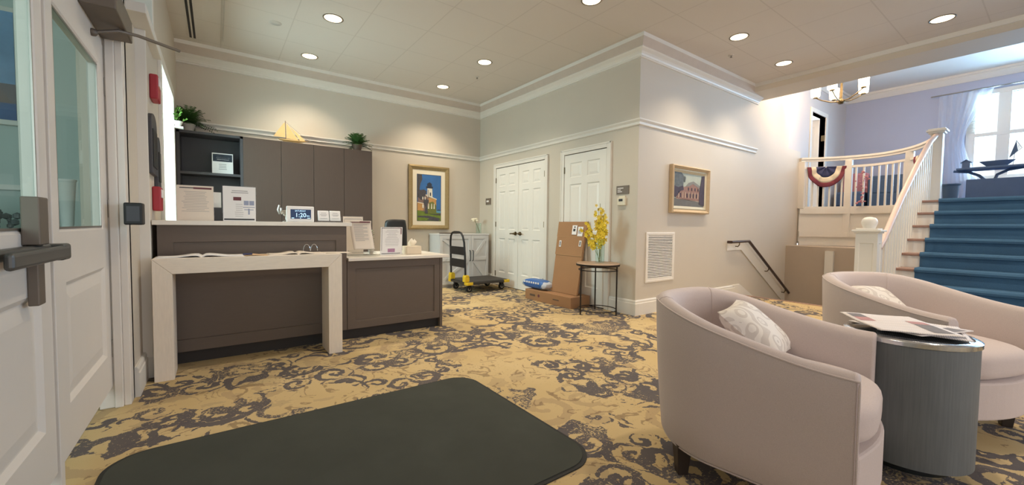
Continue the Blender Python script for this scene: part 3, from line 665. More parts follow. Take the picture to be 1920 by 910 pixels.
# waterfall table in front of the desk
t_ = thing('console_table', (.24, 3.70, 0), 'whitewashed wood waterfall console table in front of the reception desk', 'table')
TX0, TX1, TY0, TY1, TH = -.352, .842, 3.56, 3.83, .83
g = .105
MB().prism([(TX0, TY0, TH), (TX1, TY0, TH), (TX1 - g, TY0, TH - g), (TX0 + g, TY0, TH - g)], (0, TY1 - TY0, 0)).build('table_top', M['washed_h'], t_, bevel=.0025)
MB().prism([(TX0, TY0, TH - .001), (TX0 + g, TY0, TH - g - .001), (TX0 + g, TY0, 0), (TX0, TY0, 0)], (0, TY1 - TY0, 0)).build('leg', M['washed'], t_, bevel=.0025)
MB().prism([(TX1, TY0, TH - .001), (TX1 - g, TY0, TH - g - .001), (TX1 - g, TY0, 0), (TX1, TY0, 0)], (0, TY1 - TY0, 0)).build('leg', M['washed'], t_, bevel=.0025)
# open sign-in binders / books on the table
def book(x0, x1, y0, y1, z, label, m_, bump=.018, cover=None):
    t = thing('open_binder', ((x0 + x1) / 2, (y0 + y1) / 2, z), label, 'open book', 'open books on the console table')
    def fn(u, v):
        s = abs(u - .5) * 2
        return (x0 + (x1 - x0) * u, y0 + (y1 - y0) * v, z + .004 + bump * (math.exp(-((s - .18) / .28) ** 2)) * (0 if s < .03 else 1) + .001 * math.sin(9 * u + 3 * v))
    MB().grid(fn, 25, 6).build('pages', m_, t, smooth=True, solid=.005)
    b = MB().box(x0 - .006, x1 + .006, y0 - .004, y1 + .004, z, z + .003).build('cover', cover or M['paperw'], t)
    return t
book(-.335, .16, 3.575, 3.79, TH, 'open white binder at the left end of the console table', M['paper'], .013)
book(.325, .72, 3.575, 3.80, TH, 'open cream binder under the wire rings at the right of the console table', M['paperw'], .012)
n_ = thing('loose_papers', (.24, 3.69, TH), 'loose tan papers between the two open binders on the console table', 'papers')
MB().grid(lambda u, v: (.17 + .145 * u, 3.59 + .18 * v, TH + .003 + .004 * math.sin(5 * u)), 8, 4).build('sheets', mat('tan_paper', (214, 180, 142), .7), n_, solid=.003)
p_ = thing('blue_pen_case', (.19, 3.68, TH + .006), 'small navy pen case lying on the papers of the console table', 'pen case')
MB().box(.155, .215, 3.60, 3.64, TH + .009, TH + .020).build('case', M['bunt_b'], p_, bevel=.004)
p_ = thing('loose_sheet', (.86, 3.7, TH), 'thin cream sheet overhanging the right end of the console table', 'paper')
MB().grid(lambda u, v: (.725 + .215 * u, 3.62 + .17 * v, TH + .004 - .005 * u * u), 8, 4).build('sheet', M['paperw'], p_, solid=.0015)
r_ = thing('wire_rings', (.62, 3.76, TH), 'two silver wire book rings standing on the right open binder', 'rings')
for x in (.600, .655):
    MB().tube([(x + .026 * math.cos(a), 3.70, TH + .022 + .055 * math.sin(a) + .0) for a in [PI * i / 10 for i in range(11)]], .0018, 6).build('ring', M['chrome'], r_, smooth=True)
# letter sheets in acrylic stand at step of counters
sheet('paper_sign', 1.03, 1.225, .93, 1.162, 4.29, 4, 'bordered letter sheet standing tallest at the step of the two counters', 'paper sign', [
    (M['ink'], [(.06, .94, .93, .945), (.06, .075, .1, .93), (.925, .94, .1, .93)], 'border'), (M['inkd'], lines(.28, .7, .78, .84, 1, .1, .5), 'title')], M['paperw'])
bpy.data.objects[[o.name for o in COL.objects if o.name.startswith('paper_sign')][-1]].location.z = .768
st = [o for o in COL.objects if o.name.startswith('paper_sign')][-1]; st.scale = (1, 1, 1.66)
t = thing('curled_letter', (1.12, 4.0, .766), 'cream letter sheet curling forward in a clear stand on the low countertop', 'paper sign')
def curl(u, v):
    return (1.03 + .20 * u + .035 * (1 - v) ** 1.5 * 1.0 - .0, 4.06 - .02 * (1 - v) - .10 * max(0, v - .82) + .0, .83 + .285 * v - .6 * max(0, v - .9) ** 2)
MB().grid(curl, 8, 20).build('sheet', M['paperw'], t, smooth=True, solid=.0012)
b = MB()
for i in range(14):
    v = .30 + i * .042; 
    for u0, u1 in ((.16, .80 if i % 3 else .6),):
        a, c = Vector(curl(u0, v)), Vector(curl(u1, v)); b.obox((a + c) / 2 + Vector((0, -.0015, 0)), (c - a) / 2, (0, .0004, 0), (0, 0, .0016))
b.build('printed_text', M['ink'], t)
b = MB(); a, c = Vector(curl(.05, .93)), Vector(curl(.45, .93)); b.obox((a + c) / 2 + Vector((0, -.003, 0)), (c - a) / 2, (0, .0006, 0), (0, 0, .004)); a, c = Vector(curl(.45, .94)), Vector(curl(.95, .94)); b.obox((a + c) / 2 + Vector((0, -.003, 0)), (c - a) / 2, (0, .0006, 0), (0, 0, .007))
b.build('header_band', M['inkmaroon'], t)
b = MB().box(1.0, 1.30, 3.98, 4.24, .7655, .775).box(1.0, 1.28, 4.02, 4.20, .776, .80).box(1.02, 1.27, 4.03, 4.09, .80, .826).build('stand', M['acry'], t, bevel=.003)
# framed notice
sheet('framed_notice', 1.335, 1.565, .767, 1.05, 4.10, -3, 'white framed notice with maroon corner and small photo on the low countertop', 'notice', [
    (M['inkd'], [(.05, .60, .955, .975), (.05, .065, .15, .975), (.05, .92, .035, .055)], 'border'), (M['inkmaroon'], [(.60, .96, .955, .975), (.92, .96, .74, .97)], 'maroon_border'),
    (M['ink'], lines(.2, .85, .30, .90, 12, .5, .16), 'printed_text'), (mat('pink_photo', (176, 130, 160), .6, var=.3, vs=60), [(.33, .66, .09, .22)], 'photo')], yaw=.05)
t = thing('tissue_box', (1.68, 4.14, .766), 'beige patterned tissue box with a tissue pulled up beside the framed notice', 'tissue box')
b = MB().box(1.60, 1.76, 4.05, 4.19, .766, .85).build('box', M['tissuebox'], t, bevel=.003)
def tis(u, v):
    a = 2 * PI * u; r = (.022 + .028 * v + .008 * math.sin(3 * a + 2 * v)) * (1 - .75 * max(0, v - .6) / .4)
    return (1.675 + r * math.cos(a) * 1.2 + .012 * v, 4.12 + r * math.sin(a) * .6, .848 + .075 * v + .01 * math.sin(2 * a) * v)
MB().grid(tis, 16, 7, True).build('tissue', M['tissue'], t, smooth=True)
t = thing('plant_sprig', (1.30, 4.20, .766), 'small dusty green sprig in a white pot behind the framed notice', 'plant')
MB().lathe([(.02, 0), (.03, .05), (.028, .05)], (1.30, 4.28, .766), 12).build('pot', M['potw'], t, smooth=True)
b = MB(); rnd = random.Random(5)
for i in range(26):
    z = .82 + i * .008; a = i * 2.4; b.obox((1.30 + .022 * math.cos(a), 4.28 + .022 * math.sin(a), z), (.014 * math.cos(a), .014 * math.sin(a), .006), (-.007 * math.sin(a), .007 * math.cos(a), 0), (0, 0, .001))
b.build('leaves', mat('dusty_leaf', (120, 128, 104), .7, var=.2), t)
t = thing('office_chair', (1.80, 5.1, 0), 'black office chair back showing above the low countertop', 'chair')
b = MB(); b.grid(lambda u, v: (1.815 + (.13 - .02 * v ** 6) * math.sin((u - .5) * PI) / 1.0, 4.98 - .05 * math.cos((u - .5) * PI), .62 + .52 * v - .03 * (abs(u - .5) * 2) ** 3 * v), 14, 14).build('backrest', M['black'], t, smooth=True, solid=.04)
MB().lathe([(.02, .60), (.22, .60), (.24, .56), (.22, .50), (.02, .50)], (1.81, 4.80 + .42, -.05), 20).build('seat', M['black'], t, smooth=True)
MB().tube([(1.81, 5.22, .08), (1.81, 5.22, .46)], .03, 12).build('post', M['gunmetal'], t)
b = MB()
for i in range(5): a = i * 2 * PI / 5 + .3; b.tube([(1.81, 5.22, .09), (1.81 + .26 * math.cos(a), 5.22 + .26 * math.sin(a), .05)], .018, 8)
b.build('base', M['black'], t)
for i in range(5): a = i * 2 * PI / 5 + .3; MB().sphere((1.81 + .26 * math.cos(a), 5.22 + .26 * math.sin(a), .028), .028, 10).build('caster', M['rubber'], t, smooth=True)
t = thing('card_terminal', (1.86, 4.45, .766), 'low black device lying on the back of the low countertop', 'device')
MB().obox((1.86, 4.50, .776), (.06, 0, 0), (0, .05, 0), (0, 0, .009)).build('body', M['black'], t, bevel=.003)
# ------------------------------------------------------------------ ferns, sailboat on cabinet
def fern(loc, R, H, label, potm, seed, n=46, pot=(.05, .07, .09), leaf=None):
    t = thing('potted_fern', loc, label, 'plant', 'ferns above the cabinets'); rnd = random.Random(seed)
    x, y, z = loc
    MB().lathe([(pot[0], 0), (pot[1], pot[2]), (pot[1] + .006, pot[2]), (pot[1] + .006, pot[2] + .012), (pot[1] - .01, pot[2] + .012), (pot[1] - .012, pot[2] - .01)], loc, 20).build('pot', potm, t, smooth=True)
    b = MB(); zb = z + pot[2]
    for i in range(n):
        a = i * 2.39996 + rnd.uniform(-.3, .3); L = R * rnd.uniform(.65, 1.05); e = rnd.uniform(.25, 1.35)
        pts = []
        for k in range(9):
            s = k / 8; rr = L * (s * math.cos(e) + .28 * s * s * (1)); zz = H * 1.1 * s * math.sin(e) - L * .55 * s * s * (1.2 - e * .5)
            pts.append(Vector((max(XL + .015, x + rr * math.cos(a)), min(y + rr * math.sin(a), YA - .03), zb + max(zz, -.06))))
        for k in range(1, 9):
            d = (pts[k] - pts[k - 1]); sd = d.cross(Vector((0, 0, 1)));
            if sd.length < 1e-5: continue
            sd.normalize(); wl = .055 * (1 - .7 * k / 8) + .012
            for s_ in (-1, 1):
                for h_ in (0, .5):
                    p = pts[k - 1] + d * h_; q = p + sd * s_ * wl + d * .45 + Vector((0, 0, -.01 * rnd.random())); q.y = min(q.y, YA - .02); q.x = max(q.x, XL + .005)
                    e1 = p + d * .42; b.add([p, q, e1], [(0, 1, 2)])
    b.build('fronds', leaf or M['fern'], t)
    return t
fern((-.265, 6.46, 2.186), .24, .26, 'large fern in a pale pot above the open bookcase', M['potw'], 1, 110)
fern((1.76, 6.46, 2.186), .20, .22, 'small fern in a brown pot at the right end above the cabinets', M['potb'], 2, 90)
t = thing('hanging_plant', (-.33, 5.95, 2.1), 'small bright green plant in a white pot beside the window', 'plant')
MB().lathe([(.02, 0), (.045, .06), (.04, .06)], (-.325, 5.85, 2.13), 14).build('pot', M['potw'], t, smooth=True)
b = MB(); rnd = random.Random(9)
for i in range(40):
    a = rnd.uniform(0, 6.28); r0 = rnd.uniform(.01, .06); z = 2.19 + rnd.uniform(0, .14); x = max(-.325 + r0 * math.cos(a), -.37)
    b.add([(x, 5.85 + r0 * math.sin(a), z), (x + .03 * math.cos(a + .4), 5.85 + (r0 + .03) * math.sin(a), z + .02), (x + .01, 5.85 + r0 * math.sin(a) + .02, z + .035)], [(0, 1, 2)])
b.build('leaves', M['fern2'], t)
MB().box(-.38, -.28, 5.80, 5.90, 2.118, 2.13).build('bracket', M['white'], t)
t = thing('model_sailboat', (.86, 6.42, 2.186), 'honey coloured wooden model sailboat on top of the cabinets', 'model boat')
x0, y0, z0 = .70, 6.42, 2.187
def hullf(u, v):
    s = math.sin(PI * min(1, u * 1.02) ** .8) ** .7; a = PI * v; w = .035 * s
    return (x0 - .0 + .36 * u, y0 + w * math.cos(a), z0 + .048 - .030 * math.sin(a) * (s * .9 + .1))
MB().grid(hullf, 20, 9).build('hull', M['hull'], t, smooth=True, solid=.004)
MB().box(x0 + .06, x0 + .30, y0 - .012, y0 + .012, z0, z0 + .02).build('stand', M['hull'], t)
MB().prism([(x0 + .02, y0, z0 + .047), (x0 + .345, y0, z0 + .047), (x0 + .30, y0 + .02, z0 + .047), (x0 + .05, y0 + .02, z0 + .047)], (0, 0, .003)).build('ship_deck', M['sail'], t)
MB().tube([(x0 + .095, y0, z0 + .04), (x0 + .090, y0, z0 + .30)], .004, 8).build('mast', M['mast'], t)
MB().prism([(x0 - .055, y0, z0 + .075), (x0 + .085, y0, z0 + .072), (x0 + .085, y0, z0 + .275), (x0 + .065, y0, z0 + .262)], (0, .004, 0)).build('main_sail', M['sail'], t)
MB().prism([(x0 + .10, y0, z0 + .062), (x0 + .25, y0, z0 + .055), (x0 + .105, y0, z0 + .270)], (0, .004, 0)).build('fore_sail', M['sail'], t)
MB().prism([(x0 + .27, y0, z0 + .052), (x0 + .34, y0, z0 + .050), (x0 + .31, y0, z0 + .085), (x0 + .14, y0, z0 + .235)], (0, .004, 0)).build('jib_sail', M['sail'], t)
MB().tube([(x0 + .09, y0, z0 + .29), (x0 + .385, y0, z0 + .052)], .0012, 5).tube([(x0 + .345, y0, z0 + .050), (x0 + .39, y0, z0 + .052)], .003, 6).build('rigging', M['mast'], t)

# ------------------------------------------------------------------ lighthouse painting
def poly(b, pts, O, U, V, N, d):
    O, U, V, N = map(Vector, (O, U, V, N)); b.prism([O + U * p[0] + V * p[1] + N * d for p in pts], N * .0012)
def picture_frame(b, O, U, V, N, w, h, fw, d0, d1):
    O, U, V, N = map(Vector, (O, U, V, N)); out = [(0, 0), (w, 0), (w, h), (0, h)]; inn = [(fw, fw), (w - fw, fw), (w - fw, h - fw), (fw, h - fw)]
    vs = [O + U * p[0] + V * p[1] for p in out] + [O + U * p[0] + V * p[1] + N * d0 for p in out] + [O + U * (p[0] + (fw * .35 if p[0] < w / 2 else -fw * .35)) + V * (p[1] + (fw * .35 if p[1] < h / 2 else -fw * .35)) + N * (d0 * 1.25) for p in out] + [O + U * p[0] + V * p[1] + N * d1 for p in inn] + [O + U * p[0] + V * p[1] for p in inn]
    fs = []
    for a in range(4):
        for k in range(4): fs.append((a * 4 + k, a * 4 + (k + 1) % 4, (a + 1) * 4 + (k + 1) % 4, (a + 1) * 4 + k))
    return b.add(vs, fs)
t = thing('lighthouse_painting', (3.05, YA, 1.0), 'tall framed painting of a white lighthouse and brick house hung above the barn door cabinet', 'painting')
O = (2.665, YA - .002, .995); U, V, N = (1, 0, 0), (0, 0, 1), (0, -1, 0); PW, PH = .765, 1.115
picture_frame(MB(), O, U, V, N, PW, PH, .075, .035, .02).build('frame', M['gold'], t)
b = MB(); poly(b, [(.07, .07), (PW - .07, .07), (PW - .07, PH - .07), (.07, PH - .07)], O, U, V, N, .012); b.build('mat_board', M['matboard'], t)
cw, ch = .445, .80; ox, oy = .16, .155
mats = [mat('paint_sky', (58, 112, 176), .5, var=.18, vs=5), mat('paint_grass', (112, 132, 50), .6, var=.35, vs=25), mat('paint_tree', (78, 76, 82), .6, var=.3, vs=30), mat('paint_brick', (196, 148, 90), .6, var=.2, vs=30),
        mat('paint_white', (232, 226, 210), .6), mat('paint_vine', (112, 118, 56), .6, var=.35, vs=40), mat('paint_dark', (52, 60, 78), .6), mat('paint_sea', (96, 156, 190), .6), mat('paint_greybrick', (136, 112, 104), .6, var=.25, vs=30)]
b = MB()
def P(mi, d, *pts): b.cur = mi; poly(b, [(ox + cw * u, oy + ch * v) for u, v in pts], O, U, V, N, .014 + .0013 * d)
P(6, -.5, (-.015, -.01), (1.015, -.01), (1.015, 1.01), (-.015, 1.01))
P(0, 0, (0, 0), (1, 0), (1, 1), (0, 1)); P(7, 1, (.6, .17), (1, .17), (1, .245), (.6, .245)); P(6, 2, (.82, .225), (1, .225), (1, .24), (.9, .25), (.82, .235))
P(1, 2, (0, 0), (1, 0), (1, .17), (.5, .20), (0, .23)); P(2, 3, (.02, .02), (.9, .0), (.98, .05), (.45, .11), (.02, .10)); P(1, 4, (0, 0), (.35, .0), (.5, .05), (.2, .07), (0, .07)); P(2, 4, (.5, .14), (1, .12), (1, .17), (.8, .15))
P(8, 3, (.02, .22), (.5, .18), (.5, .54), (.36, .58), (.02, .50)); P(3, 4, (0, .22), (.26, .22), (.26, .38), (0, .40)); P(4, 5, (0, .385), (.27, .365), (.27, .38), (0, .40))
P(3, 4, (.48, .17), (.8, .17), (.8, .47), (.48, .52)); P(4, 5, (.34, .575), (.82, .485), (.82, .465), (.34, .555)); P(5, 5, (.42, .16), (.8, .16), (.8, .33), (.66, .42), (.5, .40), (.42, .30))
for x in (.44, .57, .68): P(4, 6, (x, .26), (x + .05, .26), (x + .045, .37), (x + .015, .38))
P(4, 4, (.40, .52), (.64, .49), (.62, .72), (.42, .72)); P(6, 5, (.52, .55), (.57, .54), (.57, .62), (.52, .62)); P(6, 5, (.37, .71), (.64, .71), (.66, .75), (.36, .75)); P(6, 6, (.41, .75), (.60, .75), (.60, .81), (.51, .845), (.41, .81)); P(6, 5, (.44, .50), (.46, .50), (.46, .68), (.44, .68))
P(2, 5, (.05, .50), (.16, .44), (.34, .56), (.38, .64), (.28, .68), (.12, .66), (.0, .72), (0, .50)); P(2, 6, (0, .72), (.08, .66), (.12, .8), (.2, .9), (.18, 1), (0, 1)); P(2, 6, (.30, .16), (.44, .15), (.40, .34), (.48, .44), (.30, .50), (.24, .40), (.33, .30))
for x in (.20, .30): P(4, 7, (x, .46), (x + .04, .46), (x + .04, .52), (x, .52))
P(4, 7, (.2, .28), (.26, .27), (.26, .35), (.2, .36))
b.build('canvas', mats, t)
# ------------------------------------------------------------------ barn door cabinet
t = thing('barn_door_cabinet', (3.55, 6.45, 0), 'white farmhouse cabinet with barn style doors in the corner', 'cabinet')
BX0, BX1, BF, BH = 3.05, 4.035, 6.27, .925
MB().box(BX0, BX1, BF + .022, YA - .03, .0, BH - .025).build('body', M['barn'], t, bevel=.002)
MB().box(BX0 - .01, BX1 + .012, BF - .005, YA - .03, BH - .025, BH).build('top', M['barn'], t, bevel=.003)
xm = 3.663
for x0, x1, fl in ((BX0 + .005, xm - .002, 1), (xm + .002, BX1 - .005, 0)):
    d_ = MB().box(x0, x1, BF + .008, BF + .020, .05, BH - .03).build('door', M['barn'], t)
    b = MB()
    for a0, a1, c0, c1 in ((x0, x0 + .05, .05, BH - .03), (x1 - .05, x1, .05, BH - .03), (x0 + .05, x1 - .05, BH - .09, BH - .03), (x0 + .05, x1 - .05, .05, .11), (x0 + .05, x1 - .05, .45, .50)): b.box(a0, a1, BF - .008, BF + .008, c0, c1)
    if fl: dg = ((x0 + .05, .84, x1 - .05, .50), (x0 + .05, .11, x1 - .05, .45))
    else: dg = ((x0 + .05, .50, x1 - .05, .84), (x0 + .05, .45, x1 - .05, .11))
    for a in dg: b.bar((a[0], BF + .001, a[1]), (a[2], BF + .001, a[3]), .013, .05, (0, 0, 1))
    b.build('cross_frame', M['barn'], d_, bevel=.0015)
    xh = x1 - .028 if fl else x0 + .028
    MB().tube([(xh, BF - .007, .44), (xh, BF - .035, .45), (xh, BF - .040, .50), (xh, BF - .040, .58), (xh, BF - .035, .62), (xh, BF - .007, .63)], .007, 8).build('handle', M['black'], d_, smooth=True)
t = thing('serving_tray', (3.33, 6.45, BH), 'thin dark tray lying on the barn door cabinet', 'tray')
MB().lathe([(.01, 0), (.17, 0), (.19, .012), (.185, .012), (.165, .004), (.01, .004)], (3.33, 6.45, BH + .001), 28).build('plate', M['potb'], t, smooth=True)
t = thing('glass_vase', (3.93, 6.45, BH), 'small clear glass vase with one white flower on the barn door cabinet', 'vase')
MB().lathe([(.001, 0), (.05, 0), (.055, .19), (.052, .19), (.047, .008), (.001, .008)], (3.93, 6.45, BH + .001), 20, cap=False).build('vessel', M['glass'], t, smooth=True)
MB().tube([(3.95, 6.45, BH + .02), (3.90, 6.45, BH + .14), (3.85, 6.45, BH + .23)], .004, 6).build('stem', M['stem'], t)
b = MB()
for i in range(12):
    a = i * 2.4; r0 = .018 + .003 * i; b.sphere((3.845 + r0 * math.cos(a), 6.45 + r0 * math.sin(a), BH + .25 + .02 * math.sin(i)), .026, 8, sz=.7)
b.build('bloom', M['petalw'], t, smooth=True)

# ------------------------------------------------------------------ platform cart
t = thing('platform_cart', (3.57, 5.84, 0), 'black platform hand cart with yellow corners and folding handle beside the double door', 'cart')
DX0, DX1, DY0, DY1 = 3.16, 3.98, 5.52, 6.16
def rr(x0, x1, y0, y1, r, z, n=6):
    return [(cx + r * math.cos(a0 + PI / 2 * i / n), cy_ + r * math.sin(a0 + PI / 2 * i / n), z) for cx, cy_, a0 in ((x1 - r, y1 - r, 0), (x0 + r, y1 - r, PI / 2), (x0 + r, y0 + r, PI), (x1 - r, y0 + r, 1.5 * PI)) for i in range(n + 1)]
MB().prism(rr(DX0, DX1, DY0, DY1, .06, .135), (0, 0, .035)).prism(rr(DX0 + .015, DX1 - .015, DY0 + .015, DY1 - .015, .05, .17), (0, 0, .008)).build('deck', M['deck'], t, bevel=.004)
for x, y in ((DX0, DY0), (DX0, DY1), (DX1, DY0), (DX1, DY1)):
    sx = 1 if x == DX0 else -1; sy2 = 1 if y == DY0 else -1
    MB().prism(rr(min(x - .008 * sx, x + .12 * sx), max(x - .008 * sx, x + .12 * sx), min(y - .008 * sy2, y + .10 * sy2), max(y - .008 * sy2, y + .10 * sy2), .03, .128), (0, 0, .045)).build('corner_guard', M['yellow'], t, bevel=.004)
for y in (5.60, 6.08):
    b = MB().box(3.145, 3.225, y - .045, y + .045, .178, .255).prism([(3.145, y - .045, .255), (3.225, y - .045, .255), (3.21, y - .045, .285), (3.16, y - .045, .285)], (0, .09, 0))
    b.build('handle_bracket', M['yellow'], t, bevel=.006)
pts = [(3.21, 5.60, .22), (3.21, 5.60, .55), (3.205, 5.605, .80)] + [(3.20, 5.84 - .235 * math.cos(a), .84 + .115 * math.sin(a)) for a in [PI * i / 12 for i in range(13)]] + [(3.205, 6.075, .80), (3.21, 6.08, .55), (3.21, 6.08, .22)]
pts = [(3.21, 5.60, .22), (3.21, 5.60, .60), (3.205, 5.61, .80), (3.20, 5.64, .90), (3.20, 5.69, .95), (3.20, 5.76, .965), (3.20, 5.92, .965), (3.20, 5.99, .95), (3.20, 6.04, .90), (3.205, 6.07, .80), (3.21, 6.08, .60), (3.21, 6.08, .22)]
pts = [(x - .035 - .03 * (z - .22), y, z) for x, y, z in pts]
hd = MB().tube(pts, .016, 12).build('handle', M['black'], t, smooth=True)
for z0, z1 in ((.60, .73), (.40, .53)): MB().box(3.145, 3.175, 5.60, 6.08, z0, z1).build('handle_panel', M['black'], hd, bevel=.004)
for x, y in ((3.25, 5.62), (3.25, 6.06), (3.88, 5.62), (3.88, 6.06)):
    cs = MB().box(x - .03, x + .03, y - .028, y + .028, .10, .135).prism([(x - .028, y - .028, .11), (x + .028, y - .028, .11), (x + .012, y - .028, .045), (x - .012, y - .028, .045)], (0, .004, 0)).prism([(x - .028, y + .024, .11), (x + .028, y + .024, .11), (x + .012, y + .024, .045), (x - .012, y + .024, .045)], (0, .004, 0)).build('caster_fork', M['black'], t)
    MB().tube([(x, y - .017, .055), (x, y + .017, .055)], .053, 20).build('wheel', M['rubber'], cs, bevel=.006)
    MB().tube([(x, y - .020, .055), (x, y + .020, .055)], .028, 14).build('wheel_hub', M['steel'], cs)

# ------------------------------------------------------------------ cartons and bag
t = thing('flat_carton', (3.88, 4.25, 0), 'long low brown carton lying on the carpet in front of the doors', 'box')
MB().box(3.70, 4.055, 3.77, 4.73, 0, .148).build('carton', M['card'], t, bevel=.004)
MB().box(3.86, 3.91, 3.765, 4.735, .1475, .1490).build('tape_strip', M['tape'], t)
b = MB().box(3.6985, 3.7, 4.50, 4.62, .06, .09).box(3.6985, 3.7, 4.0, 4.12, .07, .085).build('printed_marks', M['potb'], t)
b = MB().tube([(3.7, 4.42, .08), (3.698, 4.42, .08)], .022, 16).build('round_mark', M['inkmaroon'], t)
t = thing('leaning_carton', (3.95, 4.1, .149), 'tall flattened brown carton leaning against the single door', 'box')
def LP(u, v, d=0):  # u along -y, v up the lean
    x = 3.86 + .175 * v - d; y = 4.335 - .505 * u + .05 * v * (1 if True else 0) * (1 - u) * .6; return (x, y, .152 + .99 * v)
def slab(b, u0, u1, v0, v1, d0, d1):
    vs = [LP(u, v, d) for d in (d0, d1) for u, v in ((u0, v0), (u1, v0), (u1, v1), (u0, v1))]
    b.add(vs, [(0, 1, 2, 3), (7, 6, 5, 4), (0, 4, 5, 1), (1, 5, 6, 2), (2, 6, 7, 3), (3, 7, 4, 0)])
b = MB(); slab(b, 0, 1, 0, .53, 0, -.03); slab(b, -.02, .99, .53, .79, .004, -.03); slab(b, -.04, 1.02, .79, 1, .0, -.03)
b.build('carton', M['card'], t, bevel=.003)
b = MB(); slab(b, 0, 1, .525, .532, .006, .002); slab(b, -.03, 1, .787, .793, .006, .002); b.build('fold_edge', M['cardtop'], t)
for nm, u0, u1, v0, v1 in (('shipping_label', .53, .70, .82, .95), ('shipping_label', .74, .92, .80, .93), ('sticker', .10, .18, .64, .73), ('sticker', .84, .92, .66, .74)):
    b = MB(); slab(b, u0, u1, v0, v1, .008, .006); lb = b.build(nm, M['paper'], t)
    b = MB(); uu = u1 - u0; vv = v1 - v0
    if nm == 'sticker': slab(b, u0 + uu * .3, u1 - uu * .3, v0 + vv * .15, v1 - vv * .15, .0092, .0082)
    elif u0 < .7: slab(b, u0 + uu * .25, u1 - uu * .3, v0 + vv * .35, v0 + vv * .62, .0092, .0082); slab(b, u0 + uu * .4, u1 - uu * .35, v0 + vv * .72, v0 + vv * .88, .0092, .0082)
    else:
        for k in range(4): slab(b, u0 + uu * .15, u1 - uu * (.2 + .1 * k), v0 + vv * (.3 + .09 * k), v0 + vv * (.34 + .09 * k), .0092, .0082)
        slab(b, u1 - uu * .2, u1 - uu * .1, v0 + vv * .42, v0 + vv * .52, .0092, .0082)
    b.build('print', M['inkd'], lb)
t = thing('plastic_packet', (3.78, 4.62, .149), 'blue and clear plastic wrapped packet on the long carton', 'packet')
def pil(cx, cy_, cz, a, b_, c, p=3.2, nz=.0):
    def fn(u, v):
        th = 2 * PI * u; ph = PI * (v - .5)
        sg = lambda w, e: math.copysign(abs(w) ** e, w)
        k = 1 + nz * math.sin(9 * th) * math.cos(7 * ph)
        return (cx + a * sg(math.cos(ph), .6) * sg(math.cos(th), .35) * k, cy_ + b_ * sg(math.cos(ph), .6) * sg(math.sin(th), .35) * k, cz + c * sg(math.sin(ph), .8) * k)
    return fn
MB().grid(pil(3.83, 4.61, .218, .096, .28, .062, nz=.03), 32, 14, True).build('wrap', M['bagw'], t, smooth=True)
MB().grid(pil(3.83, 4.61, .224, .104, .240, .068, nz=.03), 32, 14, True).build('blue_label', M['bagb'], t, smooth=True)
b = MB()
for i in range(7): b.box(3.7215, 3.7265, 4.79 - i * .052, 4.76 - i * .052, .236, .262)
b.build('lettering_band', M['paper'], t)

# ------------------------------------------------------------------ round side table with orchids
TC = (3.815, 3.425)
t = thing('round_side_table', (TC[0], TC[1], 0), 'small round accent table with thin iron legs holding the yellow orchids', 'table')
MB().lathe([(.01, .600), (.255, .600), (.262, .606), (.262, .622), (.255, .630), (.01, .630)], (TC[0], TC[1], 0), 40).build('table_top', M['tabletop'], t, smooth=True)
MB().lathe([(.245, .596), (.263, .596), (.267, .604), (.267, .618), (.262, .620)], (TC[0], TC[1], 0), 40, cap=False).build('metal_rim', M['iron'], t, smooth=True)
for z, r0 in ((.545, .235), (.055, .235)):
    MB().tube([(TC[0] + r0 * math.cos(a), TC[1] + r0 * math.sin(a), z) for a in [2 * PI * i / 40 for i in range(40)]], .006, 6, True).build('ring_rail', M['iron'], t, smooth=True)
for px, py in ((3.605, 3.47), (3.90, 3.19), (3.97, 3.60)):
    d = Vector((px - TC[0], py - TC[1])).normalized() * .245
    MB().tube([(TC[0] + d.x, TC[1] + d.y, .60), (TC[0] + d.x, TC[1] + d.y, .30), (TC[0] + d.x, TC[1] + d.y, .0)], .009, 8).sphere((TC[0] + d.x, TC[1] + d.y, .545), .014, 8).sphere((TC[0] + d.x, TC[1] + d.y, .055), .013, 8).build('leg', M['iron'], t, smooth=True)
t = thing('orchid_vase', (3.82, 3.42, .631), 'tall clear glass vase of yellow orchid sprays on the round accent table', 'vase')
VX, VY = 3.83, 3.41
MB().lathe([(.001, 0), (.055, 0), (.062, .30), (.058, .30), (.050, .012), (.001, .012)], (VX, VY, .631), 24, cap=False).build('vessel', M['glass'], t, smooth=True)
rnd = random.Random(11); st = MB(); pe = MB(); ce = MB()
sprays = [(-.02, .02, .66), (.03, -.04, .60), (-.10, .10, .50), (.05, .05, .72), (-.05, -.07, .55), (.01, -.10, .50), (-.13, .22, .42), (.02, .03, .58)]
